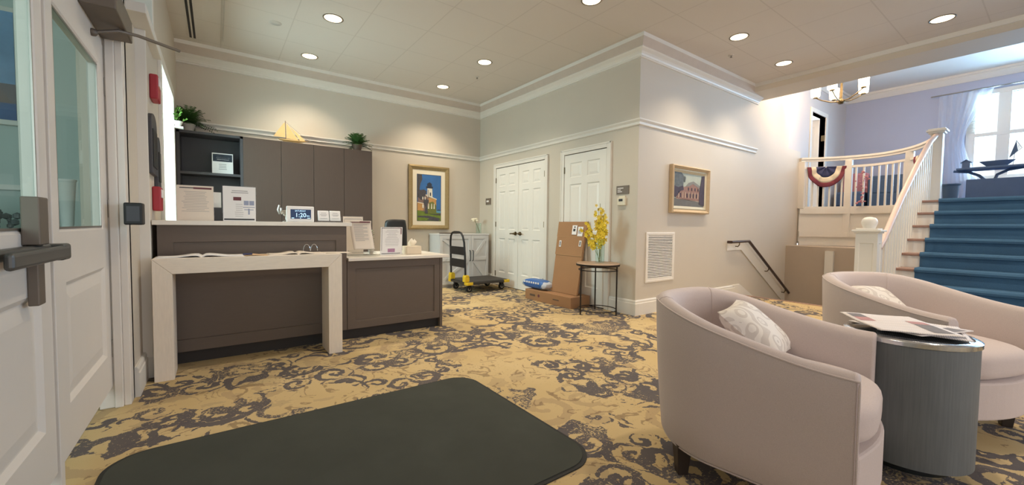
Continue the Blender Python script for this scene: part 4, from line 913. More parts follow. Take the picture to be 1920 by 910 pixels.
for dx, dy, H in sprays:
    P0 = Vector((VX + rnd.uniform(-.02, .02), VY + rnd.uniform(-.02, .02), .645)); P1 = P0 + Vector((dx * .4, dy * .4, H * .62)); P2 = P0 + Vector((dx, dy, H))
    path = [P0 * (1 - s) ** 2 + P1 * 2 * s * (1 - s) + P2 * s * s for s in [i / 12 for i in range(13)]]
    st.tube(path, .003, 5)
    for k in range(20):
        s = .34 + .62 * k / 20; c = P0 * (1 - s) ** 2 + P1 * 2 * s * (1 - s) + P2 * s * s
        c = c + Vector((rnd.uniform(-.035, .035), rnd.uniform(-.035, .035), rnd.uniform(-.015, .015))); sz = .034 * (1.25 - s * .7)
        a0 = rnd.uniform(0, 6.28); N_ = Vector((-1 + rnd.uniform(-.5, .5), -.8 + rnd.uniform(-.6, .6), rnd.uniform(-.2, .5))).normalized(); A = N_.cross(Vector((0, 0, 1))).normalized(); B = N_.cross(A)
        for j in range(5):
            a = a0 + j * 2 * PI / 5; d = A * math.cos(a) + B * math.sin(a); e = A * -math.sin(a) + B * math.cos(a)
            pe.add([c, c + d * sz * .6 + e * sz * .36 + N_ * .004, c + d * sz * 1.15 + N_ * .008, c + d * sz * .6 - e * sz * .36 + N_ * .004], [(0, 1, 2, 3)])
        ce.sphere(c + N_ * .005, .0035, 5)
st.build('stems', M['stem'], t); pe.build('petals', M['orchid'], t)['kind'] = 'stuff'; ce.build('flower_centres', M['orchidc'], t)['kind'] = 'stuff'

# ------------------------------------------------------------------ signs, thermostat, vent, picture on walls
def plate(name, y0, y1, z0, z1, label, mt, cat='sign', extra=None):
    t = thing(name, (XB, (y0 + y1) / 2, z0), label, cat)
    MB().box(XB - .012, XB, y0, y1, z0, z1).build('plate', mt, t, bevel=.002)
    return t
t = plate('room_sign', 3.20, 3.39, 1.485, 1.59, 'brown room sign right of the single door above the thermostat', M['plate'])
b = MB()
for i, (a, c) in enumerate(((.02, .11), (.02, .07), (.02, .09))): b.box(XB - .0135, XB - .012, 3.39 - c - .0, 3.39 - a, 1.555 - i * .022, 1.565 - i * .022)
b.build('lettering', M['paper'], t)
t = plate('room_sign', 6.30, 6.47, 1.465, 1.58, 'small brown room sign left of the double door', M['plate'])
MB().box(XB - .0135, XB - .012, 6.36, 6.44, 1.51, 1.54).build('lettering', M['paper'], t)
t = thing('thermostat', (XB, 3.30, 1.35), 'small cream thermostat under the brown room sign', 'thermostat')
MB().box(XB - .035, XB, 3.235, 3.355, 1.345, 1.44).build('case', M['beige'], t, bevel=.006)
MB().box(XB - .0365, XB - .035, 3.27, 3.33, 1.395, 1.425).build('display', M['inkd'], t)
MB().box(XB - .02, XB, 3.25, 3.34, 1.44, 1.465).build('cap', M['beige'], t, bevel=.003)
t = thing('return_air_vent', (4.585, YC, .39), 'white louvred return air vent on the wall below the building picture', 'vent')
picture_frame(MB(), (4.28, YC - .001, .385), (1, 0, 0), (0, 0, 1), (0, -1, 0), .61, .63, .045, .012, .010).build('frame', M['vent'], t)
MB().box(4.32, 4.85, YC - .004, YC - .001, .425, .975).build('duct_back', M['ventdark'], t)
for i in range(26):
    z = .432 + i * .0208
    MB().prism([(4.322, YC - .004, z + .008), (4.322, YC - .013, z), (4.322, YC - .013, z + .003), (4.322, YC - .004, z + .0125)], (.526, 0, 0)).build('louvre', M['vent'], t)
t = thing('building_picture', (5.2, YC, 1.27), 'framed muted painting of a large brick building on the stair side wall', 'painting')
O = (4.745, YC - .001, 1.27); U, V, N = (1, 0, 0), (0, 0, 1), (0, -1, 0); w_, h_ = .915, .625
picture_frame(MB(), O, U, V, N, w_, h_, .045, .05, .03).build('frame', M['frame2'], t)
picture_frame(MB(), (O[0] + .043, O[1], O[2] + .043), U, V, N, w_ - .086, h_ - .086, .05, .026, .018).build('inner_frame', M['goldlight'], t)
mats = [mat('oil_sky', (176, 184, 170), .6, var=.1), mat('oil_trees', (96, 104, 108), .7, var=.4, vs=25), mat('oil_brick', (152, 118, 108), .7, var=.25, vs=30), mat('oil_road', (110, 110, 108), .7, var=.15, vs=12), mat('oil_dark', (72, 62, 76), .7, var=.3, vs=20), mat('oil_pale', (200, 180, 164), .7, var=.1), mat('oil_roof', (136, 136, 132), .7)]
b = MB(); cw, ch = w_ - .17, h_ - .17; ox, oy = .085, .085
def P(mi, d, *pts): b.cur = mi; poly(b, [(ox + cw * u, oy + ch * v) for u, v in pts], O, U, V, N, .014 + .0013 * d)
P(0, 0, (0, 0), (1, 0), (1, 1), (0, 1)); P(3, 1, (0, 0), (1, 0), (1, .13), (.82, .2), (.1, .24), (0, .24)); P(2, 2, (.08, .24), (.82, .2), (.82, .62), (.62, .72), (.36, .6), (.08, .5))
P(6, 3, (.36, .6), (.46, .72), (.62, .78), (.84, .66), (.84, .58), (.6, .70), (.48, .62)); P(5, 3, (.08, .22), (.84, .19), (.9, .12), (.84, .17), (.5, .2), (.08, .235)); P(4, 4, (.82, .1), (1, .06), (1, .98), (.9, .96), (.86, .7), (.82, .5))
P(1, 4, (0, .56), (.12, .5), (.28, .56), (.30, .9), (.22, 1), (0, 1)); P(4, 5, (0, .28), (.05, .26), (.2, .46), (.3, .5), (.28, .62), (.12, .56), (0, .6)); P(1, 5, (.30, .76), (.34, .72), (.36, .86), (.32, .92))
for x in (.13, .26, .34, .46, .56, .66, .76): P(5, 5, (x, .26), (x + .025, .26), (x + .022, .44), (x + .003, .44))
for x in (.19, .4, .5, .6, .71): P(4, 5, (x, .28), (x + .03, .28), (x + .03, .40), (x, .40))
for x in (.44, .55, .66, .76): P(4, 5, (x, .5), (x + .03, .49), (x + .03, .57), (x, .58))
b.build('canvas', mats, t)

# ------------------------------------------------------------------ ceiling fixtures
def downlight(x, y, label):
    t = thing('recessed_downlight', (x, y, HC), label, 'ceiling light', 'recessed ceiling downlights')
    MB().lathe([(.088, 0), (.092, -.004), (.098, -.006), (.104, -.003), (.104, 0)], (x, y, HC), 32, cap=False).build('trim_ring', M['lampring'], t, smooth=True)
    MB().lathe([(.0005, -.003), (.050, -.003), (.089, -.0025)], (x, y, HC), 32, cap=False).build('lens', M['lamp'], t)
    l = bpy.data.lights.new('downlight_lamp', 'SPOT'); l.energy = SPOT_W; l.color = (1, .84, .64); l.spot_size = math.radians(118); l.spot_blend = .75; l.shadow_soft_size = .06
    o = bpy.data.objects.new('lamp', l); COL.objects.link(o); o.parent = t; o.location = (0, 0, -.02)
    return t
for x, y, lab in ((1.06, 4.80, 'ceiling downlight over the reception desk, nearest the desk front'), (1.04, 6.06, 'ceiling downlight nearest the model sailboat wall'), (3.0, 4.80, 'ceiling downlight in front of the double door'),
                  (2.99, 6.05, 'ceiling downlight nearest the lighthouse painting'), (3.02, 2.86, 'ceiling downlight cut by the top edge of the photo'), (4.96, 2.36, 'ceiling downlight next to the corner of the cornice'),
                  (6.22, 2.36, 'ceiling downlight nearest the inner corner of beam and cornice'), (6.22, .88, 'rightmost ceiling downlight near the beam'), (4.96, .2, 'unseen added ceiling downlight out over the armchairs'), (1.06, 2.86, 'unseen added ceiling downlight over the black mat'), (3.0, .9, 'unseen added ceiling downlight over the lounge')):  # last three downlights are out of view, added as fill
    downlight(x, y, lab)
for x, y, lab in ((.57, 5.30, 'flat round ceiling speaker cover above the desk'), (3.20, 5.33, 'small sprinkler head between the two downlights by the double door'), (5.40, 2.66, 'small sprinkler head on the ceiling over the vent wall')):
    if 'speaker' in lab:
        t = thing('ceiling_cover', (x, y, HC), lab, 'ceiling cover'); MB().lathe([(.001, -.008), (.05, -.008), (.06, 0)], (x, y, HC), 24, cap=False).build('disc', M['potw'], t, smooth=True)
    else:
        t = thing('sprinkler_head', (x, y, HC), lab, 'sprinkler'); MB().lathe([(.001, -.010), (.022, -.010), (.034, 0)], (x, y, HC), 20, cap=False).build('escutcheon', M['potw'], t, smooth=True)
        MB().lathe([(.001, -.03), (.016, -.03), (.006, -.026), (.006, -.01)], (x, y, HC), 14).build('deflector', M['brownmetal'], t, smooth=True)
t = thing('linear_diffuser', (-.15, 5.4, HC), 'long double slot air diffuser in the ceiling near the entry doors', 'vent')
MB().box(-.235, -.155, 3.9, 6.35, HC - .006, HC).build('frame', M['ceil'], t)
for x in (-.225, -.187): MB().box(x, x + .022, 3.9, 6.32, HC - .0075, HC - .006).build('slot', M['black'], t)
struct(MB().box(.095, .105, 3.6, 6.2, HC - .012, HC).build('trim_5', M['potw']), 'ceiling access strip')

# ------------------------------------------------------------------ mat
def rrc(c, ux, uy, hx, hy, r, z, n=10):
    pts = []
    for sx, sy_, a0 in ((1, 1, 0), (-1, 1, PI / 2), (-1, -1, PI), (1, -1, 1.5 * PI)):
        for i in range(n + 1):
            a = a0 + PI / 2 * i / n; u = sx * (hx - r) + r * math.cos(a); v = sy_ * (hy - r) + r * math.sin(a)
            pts.append((c[0] + ux[0] * u + uy[0] * v, c[1] + ux[1] * u + uy[1] * v, z))
    return pts
t = thing('entrance_mat', (.35, 1.85, 0), 'black entrance mat with rounded corners lying on the patterned carpet', 'mat')
MC, HX, HY = (.508, 1.88), .927, .637
MB().prism(rrc(MC, (1, 0), (0, 1), HX, HY, .16, .0), (0, 0, .006)).build('rubber_border', M['matedge'], t)
MB().prism(rrc(MC, (1, 0), (0, 1), HX - .018, HY - .018, .15, .006), (0, 0, .004)).build('pile', M['mat'], t)

# ------------------------------------------------------------------ armchairs
def arm_chair(loc, rz, label, w=.80, D=.78, h0=.62, h1=.765):
    t = thing('barrel_armchair', loc, label, 'armchair', None, rz)
    th = .085; hw = w / 2; yf = -D / 2; R = hw; yc = D / 2 - R * .92
    L1 = yc - yf; arc = PI * R * .96; Ltot = 2 * L1 + arc
    def plan(u, off):      # u 0..1 from +x arm front round the back to -x arm front; off inward
        s = u * Ltot; r = R - off
        if s < L1: return Vector((r, yf + s, 0)), Vector((1, 0, 0))
        if s > L1 + arc: return Vector((-r, yc - (s - L1 - arc), 0)), Vector((-1, 0, 0))
        a = (s - L1) / arc * PI
        return Vector((r * math.cos(a), yc + r * .92 * math.sin(a), 0)), Vector((math.cos(a), math.sin(a), 0))
    def height(u):
        k = abs(u - .5) * 2; s = max(0, min(1, (1 - k) / .80)); s = s * s * (3 - 2 * s)
        return h0 + (h1 - h0) * s
    z0 = .13; zs = .36; NU = 65; prof = []
    def ring(u):
        H = height(u); r = th / 2; out = []
        def pt(off, z):
            tp = .042 * (1 - min(1, (z - z0) / (H - z0)))   # body tapers towards the floor
            p, n_ = plan(u, off + tp); 
            if u in (0, 1): pass
            return (p.x, p.y, z)
        out.append(pt(.01, z0)); out.append(pt(.0, z0 + .015))
        for f in (.25, .5, .75): out.append(pt(-.006 * math.sin(PI * f), z0 + (H - .03 - z0) * f))
        out.append(pt(0, H - .035)); out.append(pt(.004, H - .020)); out.append(pt(.018, H - .006)); out.append(pt(.042, H)); out.append(pt(.068, H - .008)); out.append(pt(.082, H - .026)); out.append(pt(.086, H - .06))
        out.append(pt(.090, (H + zs) / 2)); out.append(pt(.088, zs - .05)); out.append(pt(.088, z0 + .02))
        return out
    b = MB(); rings = [ring(i / (NU - 1)) for i in range(NU)]; n = len(rings[0])
    b.add([p for r_ in rings for p in r_], [(i * n + j, i * n + (j + 1) % n, (i + 1) * n + (j + 1) % n, (i + 1) * n + j) for i in range(NU - 1) for j in range(n)] + [tuple(range(n)), tuple((NU - 1) * n + j for j in range(n))])
    sh = b.build('shell', M['fabric'], t, smooth=True, world=False, bevel=.012, seg=3)
    # welting along the outer top edge, arm fronts and lower edge
    top = [Vector(r_[6]) + Vector((0, 0, .001)) for r_ in rings]
    front1 = [Vector(rings[0][k]) + Vector((0, -.002, 0)) for k in (1, 2, 3, 4, 5, 6)]; front2 = [Vector(rings[-1][k]) + Vector((0, -.002, 0)) for k in (6, 5, 4, 3, 2, 1)]
    MB().tube(front1 + top[1:-1] + front2, .0038, 6).build('welt', M['fabric'], sh, smooth=True, world=False)
    MB().tube([Vector(r_[0]) for r_ in rings], .004, 6).build('welt', M['fabric'], sh, smooth=True, world=False)
    for uu in (.36, .64):
        i = int(uu * (NU - 1)); MB().tube([Vector(rings[i][k]) for k in (6, 7, 8, 9, 10, 11, 12, 13)], .0028, 6).build('seam', M['fabric'], sh, smooth=True, world=False)
    # deck
    inner = [(p.x, p.y) for p in [plan(i / 40, .10)[0] for i in range(41)]]
    b = MB(); b.prism([(x * .93, y, z0) for x, y in inner[1:-1]] + [(-(hw - .10) * .97, yf + .0, z0)] + [((hw - .10) * .97 * k / 6, yf - .050 * math.cos(k / 6 * PI / 2), z0) for k in range(-5, 6)] + [((hw - .10) * .97, yf + .0, z0)], (0, 0, .19)); b.build('seat_deck', M['fabric'], t, world=False, bevel=.01)
    # cushion: rounded, crowned, bulging at the front
    def cush(u, v):
        a = 2 * PI * u; sg = lambda w_, e: math.copysign(abs(w_) ** e, w_); cx, cy_ = sg(math.cos(a), .55), sg(math.sin(a), .55)
        ph = PI * (v - .5); rr_ = abs(math.cos(ph)) ** .35
        x = (hw - .092) * cx * rr_; y = (.04 if cy_ > 0 else -.015) + ((D / 2 - .13) if cy_ > 0 else (D / 2 + .025)) * cy_ * rr_
        if cy_ > 0: x *= 1 - .22 * cy_ ** 3
        z = .388 + .085 * sg(math.sin(ph), .6) + .015 * (1 - (x / hw) ** 2) * (1 if ph > 0 else 0)
        return (x, y, z)
    MB().grid(cush, 56, 22, True).build('seat_cushion', M['fabric'], t, smooth=True, world=False)
    for sx, sy_ in ((-1, -1), (1, -1), (-1, 1), (1, 1)):
        x = sx * (hw - .13); y = -D / 2 + .09 if sy_ < 0 else D / 2 - .22
        MB().lathe([(.030, 0), (.046, z0 + .012)], (x, y, 0), 4).xf(Matrix.Identity(4)).build('leg', M['legdark'], t, world=False, bevel=.003)
    return t
def pillow(loc, rot, size, label):
    t = thing('throw_pillow', loc, label, 'pillow', 'patterned white throw pillows')
    t.rotation_euler = (0, 0, rot[2])
    b = MB()
    def fn(sgn):
        def g_(u, v):
            x, y = u * 2 - 1, v * 2 - 1; e = (1 - x ** 4) * (1 - y ** 4); pin = 1 - .10 * (1 - abs(x)) * 0 - .07 * (1 - x * x) * abs(y) - .07 * (1 - y * y) * abs(x)
            return (size / 2 * x * pin, sgn * .065 * max(0, e) ** .55, size / 2 * y * pin)
        return g_
    b.grid(fn(1), 17, 17); b.grid(fn(-1), 17, 17)
    b.xf(Matrix.Rotation(rot[0], 4, 'X') @ Matrix.Rotation(rot[1], 4, 'Y'))
    zmin = min(v[2] for v in b.v); b.xf(Matrix.Translation((0, 0, -zmin)))
    b.build('cushion_cover', M['pillow'], t, smooth=True, world=False)
    return t
ch1 = arm_chair((1.938, .826, 0), .156, 'near beige tweed barrel armchair left of the grey drum table', .808, .807, .624, .762)
ch2 = arm_chair((3.39, .566, 0), -.38, 'far beige tweed barrel armchair right of the grey drum table', .80, .825, .655, .785)
pillow((2.06, .86, .476), (math.radians(-50), math.radians(-5), .12), .32, 'patterned white throw pillow in the near armchair')
pillow((3.46, .70, .476), (math.radians(-52), math.radians(6), -.3), .32, 'patterned white throw pillow in the far armchair')
# ------------------------------------------------------------------ drum table with newspapers
TX, TY, TR = 2.57, .42, .225
t = thing('drum_side_table', (TX, TY, 0), 'round grey drum side table with a mirrored top between the armchairs', 'table')
MB().lathe([(TR - .02, .065), (TR, .068), (TR, .585), (TR - .012, .59)], (TX, TY, 0), 64).build('drum', M['drum'], t, smooth=True)
MB().lathe([(TR - .004, .585), (TR + .006, .588), (TR + .006, .606), (TR - .004, .612), (TR - .018, .612), (TR - .022, .606)], (TX, TY, 0), 64, cap=False).build('top_rim', M['chrome'], t, smooth=True)
MB().lathe([(.001, .606), (TR - .018, .606)], (TX, TY, 0), 64, cap=False).build('top_panel', mat('mirror_top', (176, 184, 190), .06, 1), t)
MB().lathe([(.16, 0), (.16, .02), (.06, .03), (.06, .068)], (TX, TY, 0), 32).build('pedestal', M['chrome'], t, smooth=True)
def newspaper(cx, cy_, z, ang, w, h, label, seed, patches):
    t = thing('newspaper', (cx, cy_, z), label, 'newspaper', 'newspapers on the drum table', ang); rnd = random.Random(seed); p1, p2 = rnd.uniform(0, 6), rnd.uniform(0, 6)
    def zz(u, v):
        x = (u - .5) * w; y = (v - .5) * h; d = max(0, math.hypot(x, y) - TR * .98)
        return .003 + .0025 * (1 + math.sin(6 * u + p1) * math.sin(5 * v + p2)) - d * d * 1.2
    MB().grid(lambda u, v: ((u - .5) * w, (v - .5) * h, zz(u, v)), 22, 18).build('pages', M['news'], t, smooth=True, world=False, solid=.0035)
    for mt, u0, u1, v0, v1 in patches:
        MB().grid(lambda u, v: ((u0 + (u1 - u0) * u - .5) * w, (v0 + (v1 - v0) * v - .5) * h, zz(u0 + (u1 - u0) * u, v0 + (v1 - v0) * v) + .0026), 8, 6).build('photo', mt, t, world=False)
newspaper(2.66, .40, .613, .25, .33, .30, 'lowest newspaper lying on the drum table', 1, [(M['newsgrey'], .1, .5, .05, .3)])
newspaper(2.63, .43, .622, -.35, .34, .29, 'middle newspaper fanned out on the drum table', 2, [(M['newsgrey'], .5, .9, .02, .25)])
newspaper(2.60, .47, .631, .62, .40, .29, 'topmost newspaper with rose and grey photos on the drum table', 3, [(M['newsgrey'], .08, .45, .06, .30), (M['newspink'], .47, .62, .06, .30), (M['newspink'], .55, .75, .72, .93), (M['newsgrey'], .76, .95, .72, .93)])

# ------------------------------------------------------------------ wall handrail down the stairwell
t = thing('wall_handrail', (6.5, YC, .6), 'dark wooden handrail with bronze brackets running down the stairwell wall', 'handrail')
hp = [(6.29, YC - .075, .865), (6.86, YC - .075, .873), (8.84, YC - .075, -.30), (9.3, YC - .075, -.58)]
MB().tube([(6.29, YC - .02, .865)] + hp, .022, 10).build('rail', M['darkrail'], t, smooth=True)
for x, z in ((6.55, .868), (7.62, .42), (8.35, -.01)):
    MB().tube([(x, YC - .001, z - .075), (x, YC - .008, z - .075)], .028, 14).tube([(x, YC - .006, z - .075), (x, YC - .05, z - .078), (x, YC - .072, z - .05), (x, YC - .075, z - .02)], .008, 8).build('bracket', M['bronze'], t, smooth=True)
b = MB().prism([(6.29, YC, .86), (6.29, YC, .735), (6.74, YC, .735), (9.2, YC, -.735), (9.2, YC, -.555), (6.83, YC, .86)], (0, -.014, 0))
b.build('backing_board', M['white'], t)
struct(MB().prism([(6.50, YC, .187), (6.72, YC, .187), (7.2, YC, -.05), (9.3, YC, -1.35), (9.3, YC, -1.6), (6.50, YC, .0)], (0, -.022, 0)).build('baseboard_stairwell', M['white']))
# lower flight going down
s_ = thing('descending_stairs', (XE, 2.1, 0), 'carpeted stairs going down beside the wall handrail', 'stairs')
tag(MB().box(XE - .03, XE + .03, 1.225, YC - .003, -.02, .006).build('landing_nosing', M['wood'], s_, bevel=.004), 'wooden edge strip')
for k in range(6):
    x = XE + .26 * k; z = -.17 * (k + 1)
    MB().box(x + .002, x + .28, 1.225, YC - .024, z - .03, z).build('tread', M['carpet'], s_)
    MB().box(x, x + .02, 1.225, YC - .024, z, z + .17 - .03 * (k > 0)).build('riser', M['carpet'], s_)
# far wall of the stairwell with its white trims
struct(MB().box(8.5, 8.6, 1.22, YC, -1.8, .765).box(8.6, 9.5, 1.22, YC, .70, .765).build('wall_stairwell_end', M['beigewall']))
b = MB().box(8.44, 8.5, 2.34, 2.46, -1.6, .70).box(8.44, 8.5, 1.98, 2.03, -1.6, .66).box(8.43, 8.5, 1.90, 2.03, .63, .67)
struct(b.build('trim_6', M['white']), 'white trim boards under the balcony')
struct(MB().box(XE, 8.5, 1.12, 1.22, -1.8, 0).build('wall_stairwell_side', M['beigewall']))

# ------------------------------------------------------------------ rising staircase
RISE, RUN, XS0 = .1626, .235, 5.517
t = thing('staircase', (6.4, .2, 0), 'white staircase with slate blue carpet runner rising to the upper hall', 'stairs')
YL, YRR = 1.17, -2.4
for k in range(1, 10):
    x = XS0 + RUN * (k - 1); z = RISE * k
    MB().box(x, x + .02, YRR, YL - .02, z - RISE, z - .03).build('riser', M['white'], t)
    x2 = x + RUN + .02 if k < 9 else x + .1
    MB().box(x - .022, x2, YRR, YL, z - .028, z).build('tread', M['wood'], t, bevel=.006)
# runner follows treads
pr2 = []
for k in range(1, 10):
    x = XS0 + RUN * (k - 1); z = RISE * k
    pr2 += [(x - .008, z - RISE + .008), (x - .008, z - .032), (x - .034, z - .026), (x - .038, z - .008), (x - .030, z + .007), (x - .015, z + .010)]
pr2 += [(7.62, 9 * RISE + .010), (7.62, 9 * RISE + .002), ]
back = [(x + .012, z - .006) for x, z in pr2[::-1][2:]]
b = MB(); n = len(pr2)
b.add([(x, y, z) for y in (.988, YRR + .05) for x, z in pr2], [(i, i + 1, n + i + 1, n + i) for i in range(n - 1)])
b.build('carpet_runner', M['stairblue'], t, solid=.012)
b = MB().prism([(XS0, YL, 0), (XS0, YL, RISE - .03)] + [p for k in range(2, 10) for p in ((XS0 + RUN * (k - 1), YL, RISE * (k - 1) - .03), (XS0 + RUN * (k - 1), YL, RISE * k - .03))] + [(7.75, YL, RISE * 9 - .03), (7.75, YL, 0)], (0, -.02, 0))
b.build('stringer', M['white'], t)
# newel with ball
nw = MB().box(5.41, 5.58, 1.14, 1.31, 0, 1.045)
NX0, NX1, NY0, NY1 = 5.335, 5.505, 1.125, 1.300
b = MB(); 
panelled(b, (NX0, NY1, .02), (0, -1, 0), (0, 0, 1), (-1, 0, 0), .175, 1.02, .02, [(.03, .145, .3, .92, 'flat')], inset=.006, depth=.006)
panelled(b, (NX0 + .0205, NY0 + .0005, .02), (1, 0, 0), (0, 0, 1), (0, -1, 0), .149, 1.02, .02, [(.03, .12, .3, .92, 'flat')], inset=.006, depth=.006)
b.box(NX0 + .021, NX1 - .001, NY0 + .021, NY1 - .001, 0, 1.04).box(NX0 - .012, NX1 + .012, NY0 - .012, NY1 + .012, 0, .2)
np_ = b.build('newel_post', M['white'], t)
MB().box(NX0 - .028, NX1 + .028, NY0 - .028, NY1 + .028, 1.055, 1.075).box(NX0 - .012, NX1 + .012, NY0 - .012, NY1 + .012, 1.04, 1.055).box(NX0 + .0, NX1 - .0, NY0 + .0, NY1, 1.075, 1.090).build('newel_cap', M['white'], np_, bevel=.004)
MB().lathe([(.045, 1.088), (.05, 1.10), (.062, 1.13), (.066, 1.155), (.060, 1.180), (.045, 1.198), (.02, 1.206), (.001, 1.208)], ((NX0 + NX1) / 2, (NY0 + NY1) / 2, 0), 28).build('ball_finial', M['white'], np_, smooth=True)
UX, UY = 8.02, 1.12
np2 = MB().box(UX - .06, UX + .06, UY - .06, UY + .06, 1.40, 2.40).build('newel_post', M['white'], t)
MB().box(UX - .10, UX + .10, UY - .10, UY + .10, 2.425, 2.45).box(UX - .08, UX + .08, UY - .08, UY + .08, 2.40, 2.425).box(UX - .085, UX + .085, UY - .085, UY + .085, 2.45, 2.465).build('newel_cap', M['white'], np2, bevel=.004)
hpts = [(5.50, 1.15, .885), (5.66, 1.15, .965), (6.3, 1.147, 1.425), (7.0, 1.14, 1.88), (7.60, 1.13, 2.235), (7.96, 1.125, 2.375)]
MB().tube(hpts, .030, 12).build('handrail', M['railwood'], t, smooth=True)
def hz(x):
    for a, c in zip(hpts, hpts[1:]):
        if a[0] <= x <= c[0]: return a[2] + (c[2] - a[2]) * (x - a[0]) / (c[0] - a[0])
    return 2.37
for k in range(1, 11):
    for j in range(2):
        x = XS0 + RUN * (k - 1) + .05 + j * .1175
        if x > 7.9: continue
        zb = RISE * min(k, 9)
        MB().box(x - .014, x + .014, 1.134, 1.162, zb, hz(x) - .018).build('baluster', M['white'], t)
# landing: upper hall floor
LZ = 9 * RISE
struct(MB().box(7.42, 12.0, YR, 1.12, LZ - .2, LZ - .004).box(9.46, 12.0, 1.12, YC + .2, LZ - .2, LZ - .004).build('floor_landing', M['stairblue']))
# ------------------------------------------------------------------ balcony railing (curved)
ctrl = [(8.99, 3.06), (9.22, 2.78), (9.37, 2.45), (9.42, 2.09), (9.30, 1.78), (9.05, 1.52), (8.70, 1.31), (8.35, 1.18), (8.08, 1.13)]
def cr(P_, n=8):
    out = []
    for i in range(len(P_) - 1):
        p0, p1, p2, p3 = P_[max(i - 1, 0)], P_[i], P_[i + 1], P_[min(i + 2, len(P_) - 1)]
        for k in range(n):
            s = k / n; out.append(tuple(.5 * ((2 * p1[d]) + (-p0[d] + p2[d]) * s + (2 * p0[d] - 5 * p1[d] + 4 * p2[d] - p3[d]) * s * s + (-p0[d] + 3 * p1[d] - 3 * p2[d] + p3[d]) * s ** 3) for d in (0, 1)))
    out.append(P_[-1]); return out
cur = cr(ctrl)
def ribbon(b, pts, off0, off1, z0, z1):
    n = len(pts); vs = []
    for i, p in enumerate(pts):
        a = Vector(pts[max(i - 1, 0)]); c = Vector(pts[min(i + 1, n - 1)]); d = (c - a).normalized(); nn = Vector((-d.y, d.x))  # left of travel
        for o, z in ((off0, z0), (off1, z0), (off1, z1), (off0, z1)): vs.append((p[0] + nn.x * o, p[1] + nn.y * o, z))
    fs = [(i * 4 + k, i * 4 + (k + 1) % 4, (i + 1) * 4 + (k + 1) % 4, (i + 1) * 4 + k) for i in range(n - 1) for k in range(4)] + [(0, 1, 2, 3), tuple((n - 1) * 4 + k for k in range(4))]
    return b.add(vs, fs)
t = thing('balcony_railing', (9.3, 2.1, LZ), 'white curved balcony railing over the stairwell', 'railing')
ribbon(ribbon(MB(), cur, -.045, .045, 2.385, 2.42), cur, -.028, .028, 2.345, 2.385).build('top_rail', M['white'], t)
ribbon(MB(), cur, -.022, .022, 2.205, 2.245).build('middle_rail', M['white'], t)
ribbon(MB(), cur, -.03, .03, LZ, LZ + .035).build('bottom_rail', M['white'], t)
def along(f):
    L_ = [0]; 
    for a, c in zip(cur, cur[1:]): L_.append(L_[-1] + math.dist(a, c))
    s = f * L_[-1]
    for i in range(len(cur) - 1):
        if L_[i + 1] >= s:
            k = (s - L_[i]) / (L_[i + 1] - L_[i]); return (cur[i][0] * (1 - k) + cur[i + 1][0] * k, cur[i][1] * (1 - k) + cur[i + 1][1] * k), L_[-1]
FP = [0.0, .265, .60, 1.0]
for f in (.012, .265, .60):
    p, LL = along(f); MB().box(p[0] - .045, p[0] + .045, p[1] - .05, p[1] + .05, .95 if f > .1 else LZ, 2.35).build('post', M['white'], t, bevel=.003)
for a, c, n in ((0.012, .265, 7), (.265, .60, 8), (.60, 1.0, 9)):
    for i in range(1, n + 1):
        p, LL = along(a + (c - a) * i / (n + 1)); MB().box(p[0] - .013, p[0] + .013, p[1] - .013, p[1] + .013, LZ + .035, 2.205).build('baluster', M['white'], t)
fb = ribbon(MB(), cur, -.02, .03, .83, LZ); ribbon(fb, cur, .03, .04, LZ - .10, LZ - .01); ribbon(fb, cur, .03, .04, .92, 1.02); ribbon(fb, cur, .03, .045, .80, .86)
ribbon(fb, cur, -.05, -.021, LZ - .10, LZ - .001); ribbon(fb, cur, -.05, -.021, .93, 1.03); ribbon(fb, cur, -.07, -.021, .77, .84)
fb.build('fascia_panel', M['white'], t)
def bunting(f0, f1, drop, label):
    t = thing('bunting_swag', (9.3, 2.5, 2.2), label, 'bunting', 'red white and blue bunting swags')
    p, LL = along((f0 + f1) / 2)
    pts = []
    def fn(r0, r1, wav):
        def g_(u, v):
            a = PI * u; r = r0 + (r1 - r0) * v; fq, _ = along(f0 + (f1 - f0) * (.5 - .5 * math.cos(a) * r))
            i_ = Vector((8.6, 2.1)); d = (i_ - Vector(fq)).normalized() * (.035 + .012 * math.sin(wav * u))
            return (fq[0] + d.x, fq[1] + d.y, 2.24 - drop * math.sin(a) * r - .0 )
        return g_
    MB().grid(fn(.78, 1.0, 26), 40, 4).build('outer_band', M['bunt_r'], t, smooth=True, solid=.003)
    MB().grid(fn(.52, .78, 26), 40, 4).build('middle_band', M['bunt_w'], t, smooth=True, solid=.003)
    MB().grid(fn(.05, .52, 26), 40, 5).build('inner_field', M['bunt_b'], t, smooth=True, solid=.003)
bunting(.03, .25, .38, 'red white and blue bunting swag hanging on the left end of the balcony railing')
bunting(.66, .86, .36, 'second bunting swag partly hidden behind the stair handrail')

